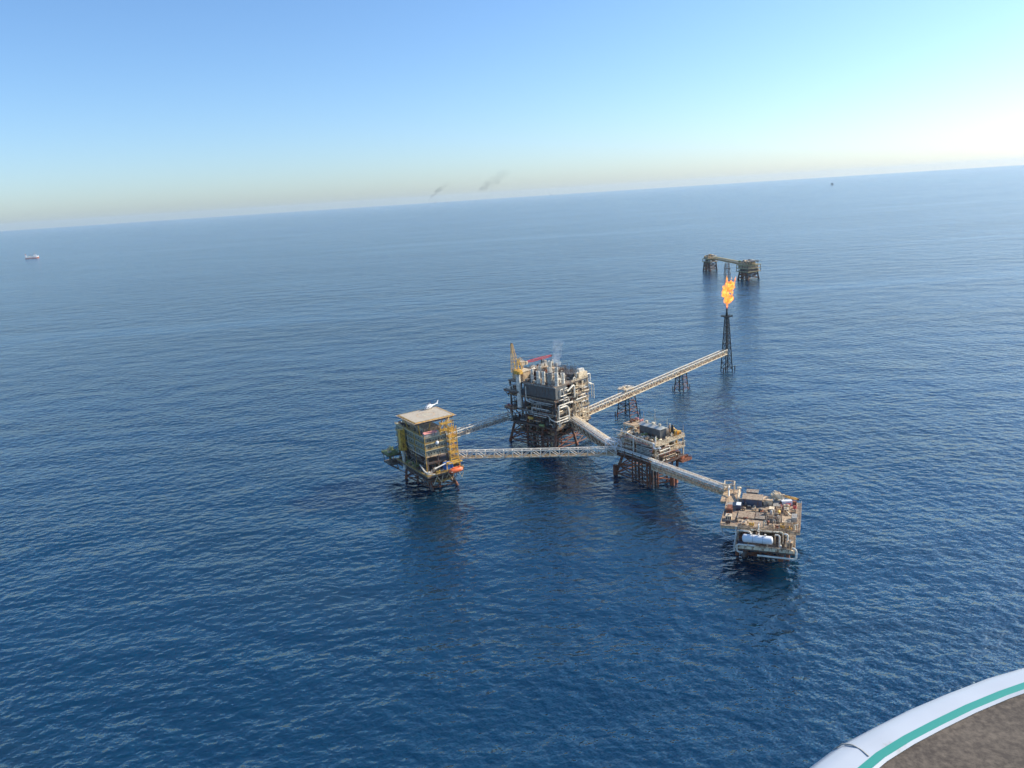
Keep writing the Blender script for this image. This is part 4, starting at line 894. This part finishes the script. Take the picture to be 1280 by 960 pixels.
def plume(name, label, pts, mat, cat, seed, n=12):
    g = random.Random(seed); v = []; f = []; fine = []
    for i in range(len(pts) - 1):
        for k in range(3):
            t = k / 3; fine.append(tuple(a + (b - a) * t for a, b in zip(pts[i], pts[i + 1])))
    fine.append(pts[-1])
    for i, (x, y, z, r) in enumerate(fine):
        d = Vector(fine[min(i + 1, len(fine) - 1)][:3]) - Vector(fine[max(i - 1, 0)][:3]); A, B_ = frame_of(d)
        c = Vector((x, y, z)) + A * g.uniform(-.3, .3) * r + B_ * g.uniform(-.3, .3) * r
        for k in range(n):
            a = 2 * PI * k / n; v.append(c + (A * math.cos(a) + B_ * math.sin(a)) * r * g.uniform(.65, 1.25))
    for i in range(len(fine) - 1): f += [(i * n + k, i * n + (k + 1) % n, (i + 1) * n + (k + 1) % n, (i + 1) * n + k) for k in range(n)]
    f += [tuple(range(n))[::-1], tuple(range((len(fine) - 1) * n, len(fine) * n))]
    o = MB().add(v, f).build(name, mat)
    bm = bmesh.new(); bm.from_mesh(o.data); bmesh.ops.recalc_face_normals(bm, faces=bm.faces); bm.to_mesh(o.data); bm.free()
    return tag(o, label, cat, kind='stuff')
dark1 = smoke_mat('dark_smoke', (.14, .15, .17), .036, 0, .02, .3, .7); dark2 = smoke_mat('thin_smoke', (.16, .17, .19), .013, 0, .012, .3, .7)
plume('smoke_plume', 'thin dark smoke trail leaning right above the horizon', [(-406, 4500, 175, 3.0), (-385, 4500, 198, 7.0), (-358, 4500, 220, 11.0), (-325, 4500, 242, 15.0), (-280, 4500, 266, 17.0)], dark1, 'smoke', 1)
plume('smoke_plume', 'wide faint smoke smear floating right of the thin smoke trail', [(-120, 4500, 208, 9.0), (-65, 4500, 240, 22.5), (-10, 4500, 268, 30.0), (35, 4500, 292, 27.5), (82, 4500, 306, 20.0)], dark2, 'smoke', 2)
vap = smoke_mat('white_vapour', (.95, .96, .98), .16, 2, .28, .38, .66)
p0 = W('production', 27, 22)
plume('vapour_plume', 'thin white vapour drifting up from the exhausts of the largest platform', [(p0[0], p0[1], 51, 1.3), (p0[0] + 1.5, p0[1], 55, 2.2), (p0[0] + 1, p0[1] + 1, 60, 3.0), (p0[0] + 2.5, p0[1] + 2, 67, 4.0), (p0[0] + 3, p0[1] + 3, 75, 5.0)], vap, 'vapour', 3)

# ================================================================== helicopter sponson close to the camera
def sponson():
    Z = 178.5
    T = thing('helicopter_sponson', 'white curved helicopter side pod with teal stripe and grimy brown top', 'helicopter', (1.4, 1.6, Z))
    outer = [(.30, 1.36), (.44, 1.49), (.58, 1.605), (.71, 1.698), (.808, 1.764), (.935, 1.828), (1.069, 1.893), (1.203, 1.948), (1.355, 2.005), (1.502, 2.045), (1.75, 2.10), (2.05, 2.14), (2.4, 2.16), (2.8, 2.16)]
    tout = [(.42, 1.30), (.55, 1.43), (.68, 1.545), (.80, 1.643), (.885, 1.702), (.985, 1.757), (1.09, 1.807), (1.21, 1.861), (1.335, 1.910), (1.46, 1.952), (1.70, 2.008), (2.0, 2.05), (2.38, 2.075), (2.8, 2.075)]
    off = lambda P, d: [(x + .4 * d, y - d) for x, y in P]
    tin, lip = off(tout, .021), off(tout, .032)
    V = lambda P, z: [Vector((x - 1.4, y - 1.6, z)) for x, y in P]
    def strip(name, rows, mat, th=.0):
        m = MB(); n = len(rows[0]); v = [p for r_ in rows for p in r_]; f = []
        for i in range(len(rows) - 1): f += [(i * n + k, i * n + k + 1, (i + 1) * n + k + 1, (i + 1) * n + k) for k in range(n - 1)]
        o = m.add(v, f).build(name, mat, T, True); return o
    mid = lambda P, Q, t: [(a[0] + (b[0] - a[0]) * t, a[1] + (b[1] - a[1]) * t) for a, b in zip(P, Q)]
    out2 = [(x - .02, y + .05) for x, y in outer]
    shell = strip('shell', [V(out2, -.75), V(out2, -.45), V(mid(outer, out2, .9), -.25), V(mid(outer, out2, .6), -.11), V(mid(outer, out2, .25), -.035), V(outer, .0), V(mid(outer, tout, .25), .022), V(mid(outer, tout, .6), .030), V(tout, .030)], 'gloss')
    strip('stripe', [V(tout, .031), V(mid(tout, tin, .5), .031), V(tin, .030)], 'teal')
    strip('lip', [V(tin, .030), V(mid(tin, lip, .4), .036), V(mid(tin, lip, .8), .032), V(lip, .030)], 'gloss')
    inn = [(x + .2, y - .55) for x, y in lip]
    strip('top_panel', [V(lip, .028), V(mid(lip, inn, .3), .034), V(mid(lip, inn, .7), .03), V(inn, .0), V(inn, -.7)], 'panel')
    m = MB(); s = [(.797, 1.757), (.818, 1.751), (.838, 1.738), (.852, 1.716), (.860, 1.690)]
    pts = [Vector((x - 1.4, y - 1.6, z)) for (x, y), z in zip(s, (.0, .0225, .0285, .0300, .0305))]
    m.pipe(pts, .0022, 5); m.build('seam', 'grey', shell)
sponson()

# ================================================================== sea, haze, sky, sun, camera
def sea_mat():
    m, nt, out = new_mat('sea_water'); N, Lk = nt.nodes.new, nt.links.new
    b = N('ShaderNodeBsdfPrincipled'); Lk(b.outputs[0], out.inputs[0])
    b.inputs['Roughness'].default_value = .16; b.inputs['Specular Tint'].default_value = (.80, 1.0, 1.0, 1); b.inputs['Subsurface Weight'].default_value = 1.0; b.inputs['Subsurface Radius'].default_value = (20, 80, 120); b.inputs['Subsurface Scale'].default_value = 1.0; b.inputs['IOR'].default_value = 2.1
    g = N('ShaderNodeNewGeometry')
    # slopes taken from a wave height field by finite differences (three samples of the same waves)
    def height(off):
        o = N('ShaderNodeVectorMath'); o.operation = 'ADD'; o.inputs[1].default_value = off; Lk(g.outputs['Position'], o.inputs[0])
        tot = None
        for typ, sx, sy, det, rough, amp in (('FBM', 1 / 7.5, 1 / 5.8, 3.5, .5, 1.65), ('RIDGED_MULTIFRACTAL', 1 / 5.5, 1 / 4.2, 2, .5, -.12), ('FBM', 1 / 55., 1 / 34., 1, .5, 3.2)):
            mp = N('ShaderNodeMapping'); mp.inputs['Rotation'].default_value = (0, 0, R(-12)); mp.inputs['Scale'].default_value = (sx, sy, 1); Lk(o.outputs[0], mp.inputs[0])
            n = N('ShaderNodeTexNoise'); n.noise_dimensions = '2D'; n.noise_type = typ; n.normalize = typ == 'FBM'
            n.inputs['Scale'].default_value = 1; n.inputs['Detail'].default_value = det; n.inputs['Roughness'].default_value = rough
            Lk(mp.outputs[0], n.inputs['Vector'])
            m_ = N('ShaderNodeMath'); m_.operation = 'MULTIPLY'; m_.inputs[1].default_value = amp; Lk(n.outputs[0], m_.inputs[0])
            if tot is None: tot = m_
            else:
                a_ = N('ShaderNodeMath'); a_.operation = 'ADD'; Lk(tot.outputs[0], a_.inputs[0]); Lk(m_.outputs[0], a_.inputs[1]); tot = a_
        return tot
    EPS = .35; h0 = height((0, 0, 0)); cx = N('ShaderNodeCombineXYZ')
    for k, off in enumerate(((EPS, 0, 0), (0, EPS, 0))):
        d_ = N('ShaderNodeMath'); d_.operation = 'SUBTRACT'; Lk(h0.outputs[0], d_.inputs[0]); Lk(height(off).outputs[0], d_.inputs[1])
        e_ = N('ShaderNodeMath'); e_.operation = 'DIVIDE'; e_.inputs[1].default_value = EPS; Lk(d_.outputs[0], e_.inputs[0]); Lk(e_.outputs[0], cx.inputs[k])
    acc = cx
    # gusts: larger areas where the sea is rougher or calmer
    gm = N('ShaderNodeVectorMath'); gm.operation = 'MULTIPLY'; gm.inputs[1].default_value = (.0016, .006, 1); Lk(g.outputs['Position'], gm.inputs[0])
    gn = N('ShaderNodeTexNoise'); gn.inputs['Scale'].default_value = 1; gn.inputs['Detail'].default_value = 4; Lk(gm.outputs[0], gn.inputs['Vector'])
    gr = N('ShaderNodeMapRange'); gr.inputs[1].default_value = .3; gr.inputs[2].default_value = .7; gr.inputs[3].default_value = .6; gr.inputs[4].default_value = 1.25; Lk(gn.outputs[0], gr.inputs[0])
    lm = N('ShaderNodeMapping'); lm.inputs['Rotation'].default_value = (0, 0, R(-9)); lm.inputs['Scale'].default_value = (.00035, .0045, 1); Lk(g.outputs['Position'], lm.inputs[0])
    ln = N('ShaderNodeTexNoise'); ln.inputs['Scale'].default_value = 1; ln.inputs['Detail'].default_value = 4; Lk(lm.outputs[0], ln.inputs['Vector'])
    lr = N('ShaderNodeMapRange'); lr.inputs[1].default_value = .56; lr.inputs[2].default_value = .66; lr.inputs[3].default_value = 1.05; lr.inputs[4].default_value = .6; Lk(ln.outputs[0], lr.inputs[0])
    gl = N('ShaderNodeMath'); gl.operation = 'MULTIPLY'; Lk(gr.outputs[0], gl.inputs[0]); Lk(lr.outputs[0], gl.inputs[1])
    ss = N('ShaderNodeVectorMath'); ss.operation = 'SCALE'; Lk(acc.outputs[0], ss.inputs[0]); Lk(gl.outputs[0], ss.inputs['Scale'])
    up = N('ShaderNodeVectorMath'); up.operation = 'ADD'; up.inputs[1].default_value = (0, 0, 1); Lk(ss.outputs[0], up.inputs[0])
    no = N('ShaderNodeVectorMath'); no.operation = 'NORMALIZE'; Lk(up.outputs[0], no.inputs[0])
    Lk(no.outputs[0], b.inputs['Normal'])
    # browner noise streaks in the water colour, standing in for a window reflection
    tm = N('ShaderNodeMapping'); tm.inputs['Rotation'].default_value = (0, 0, R(38)); Lk(g.outputs['Position'], tm.inputs[0])
    ts = N('ShaderNodeVectorMath'); ts.operation = 'MULTIPLY'; ts.inputs[1].default_value = (.0035, .012, 1); Lk(tm.outputs[0], ts.inputs[0])
    tn = N('ShaderNodeTexNoise'); tn.inputs['Scale'].default_value = 1; tn.inputs['Detail'].default_value = 3; Lk(ts.outputs[0], tn.inputs['Vector'])
    tr = N('ShaderNodeMapRange'); tr.inputs[1].default_value = .5; tr.inputs[2].default_value = .72; Lk(tn.outputs[0], tr.inputs[0])
    mx = N('ShaderNodeMix'); mx.data_type = 'RGBA'; mx.inputs[6].default_value = (.0004, .025, .068, 1); mx.inputs[7].default_value = (.006, .026, .054, 1)
    Lk(tr.outputs[0], mx.inputs[0]); Lk(mx.outputs[2], b.inputs['Base Color'])
    return m
m = MB(); v = [(0, 0, 0)]; f = []; n = 96; rad = [400, 1500, 5000, 15000, 30000, 46000]
for r in rad: v += [(r * math.cos(2 * PI * k / n), r * math.sin(2 * PI * k / n), 0) for k in range(n)]
f += [(0, 1 + k, 1 + (k + 1) % n) for k in range(n)]
for i in range(len(rad) - 1): f += [(1 + i * n + k, 1 + (i + 1) * n + k, 1 + (i + 1) * n + (k + 1) % n, 1 + i * n + (k + 1) % n) for k in range(n)]
sea = m.add(v, f).build('water', sea_mat()); tag(sea, 'deep blue rippled open sea reaching the horizon', 'sea', kind='structure')

HAZE = 1.5e-5
hm = bpy.data.materials.new('haze_air'); hm.use_nodes = True; nt = hm.node_tree; nt.nodes.clear(); o_ = nt.nodes.new('ShaderNodeOutputMaterial')
vv = nt.nodes.new('ShaderNodeVolumePrincipled'); vv.inputs['Color'].default_value = (.74, .88, 1.0, 1); vv.inputs['Density'].default_value = HAZE; vv.inputs['Anisotropy'].default_value = .2
nt.links.new(vv.outputs[0], o_.inputs['Volume'])
hz_ = MB().box(-47500, 47500, -47500, 47500, -7, 350).build('haze', hm); tag(hz_, 'pale haze over the sea', 'haze', kind='stuff')

SUN_AZ, SUN_EL = 17.0, 32.0            # azimuth from +X towards +Y
w = bpy.data.worlds.new('World'); scene.world = w; w.use_nodes = True; nt = w.node_tree
bg = nt.nodes['Background']; sky = nt.nodes.new('ShaderNodeTexSky'); sky.sky_type = 'NISHITA'; sky.sun_disc = False
sky.sun_elevation = R(SUN_EL); sky.sun_rotation = R(90 - SUN_AZ); sky.altitude = 100; sky.air_density = 1.0; sky.dust_density = .75; sky.ozone_density = 3.0
nt.links.new(sky.outputs[0], bg.inputs[0]); bg.inputs[1].default_value = .11
sl = bpy.data.lights.new('sun', 'SUN'); sl.energy = 5.0; sl.angle = R(.5); sl.color = (1, .79, .52)
so = bpy.data.objects.new('sun', sl); col.objects.link(so)
sd = Vector((math.cos(R(SUN_AZ)) * math.cos(R(SUN_EL)), math.sin(R(SUN_AZ)) * math.cos(R(SUN_EL)), math.sin(R(SUN_EL))))
so.rotation_euler = sd.to_track_quat('Z', 'Y').to_euler(); so.location = sd * 500

PITCH, ROLL = R(13.83), R(3.71)
fw = Vector((0, math.cos(PITCH), -math.sin(PITCH))); r0 = Vector((1, 0, 0)); u0 = r0.cross(fw)
rt = r0 * math.cos(ROLL) - u0 * math.sin(ROLL); upv = r0 * math.sin(ROLL) + u0 * math.cos(ROLL)
cam = bpy.data.cameras.new('camera'); cam.sensor_width = 36; cam.lens = 961 / 1280 * 36; cam.clip_start = .05; cam.clip_end = 250000
co = bpy.data.objects.new('camera', cam); col.objects.link(co)
co.matrix_world = Matrix(((rt.x, upv.x, -fw.x, 0), (rt.y, upv.y, -fw.y, 0), (rt.z, upv.z, -fw.z, 180), (0, 0, 0, 1)))
scene.camera = co

scene.view_settings.view_transform = 'Standard'; scene.view_settings.look = 'None'; scene.view_settings.gamma = 1
scene.view_settings.use_curve_mapping = False; scene.view_settings.exposure = 0.52
scene.view_settings.use_white_balance = True; scene.view_settings.white_balance_temperature = 5400; scene.view_settings.white_balance_tint = 8
scene.cycles.use_denoising = True
scene.cycles.max_bounces = 6; scene.cycles.diffuse_bounces = 3; scene.cycles.glossy_bounces = 3; scene.cycles.volume_bounces = 1; scene.cycles.transparent_max_bounces = 16
scene.cycles.sample_clamp_indirect = 4; scene.cycles.sample_clamp_direct = 5
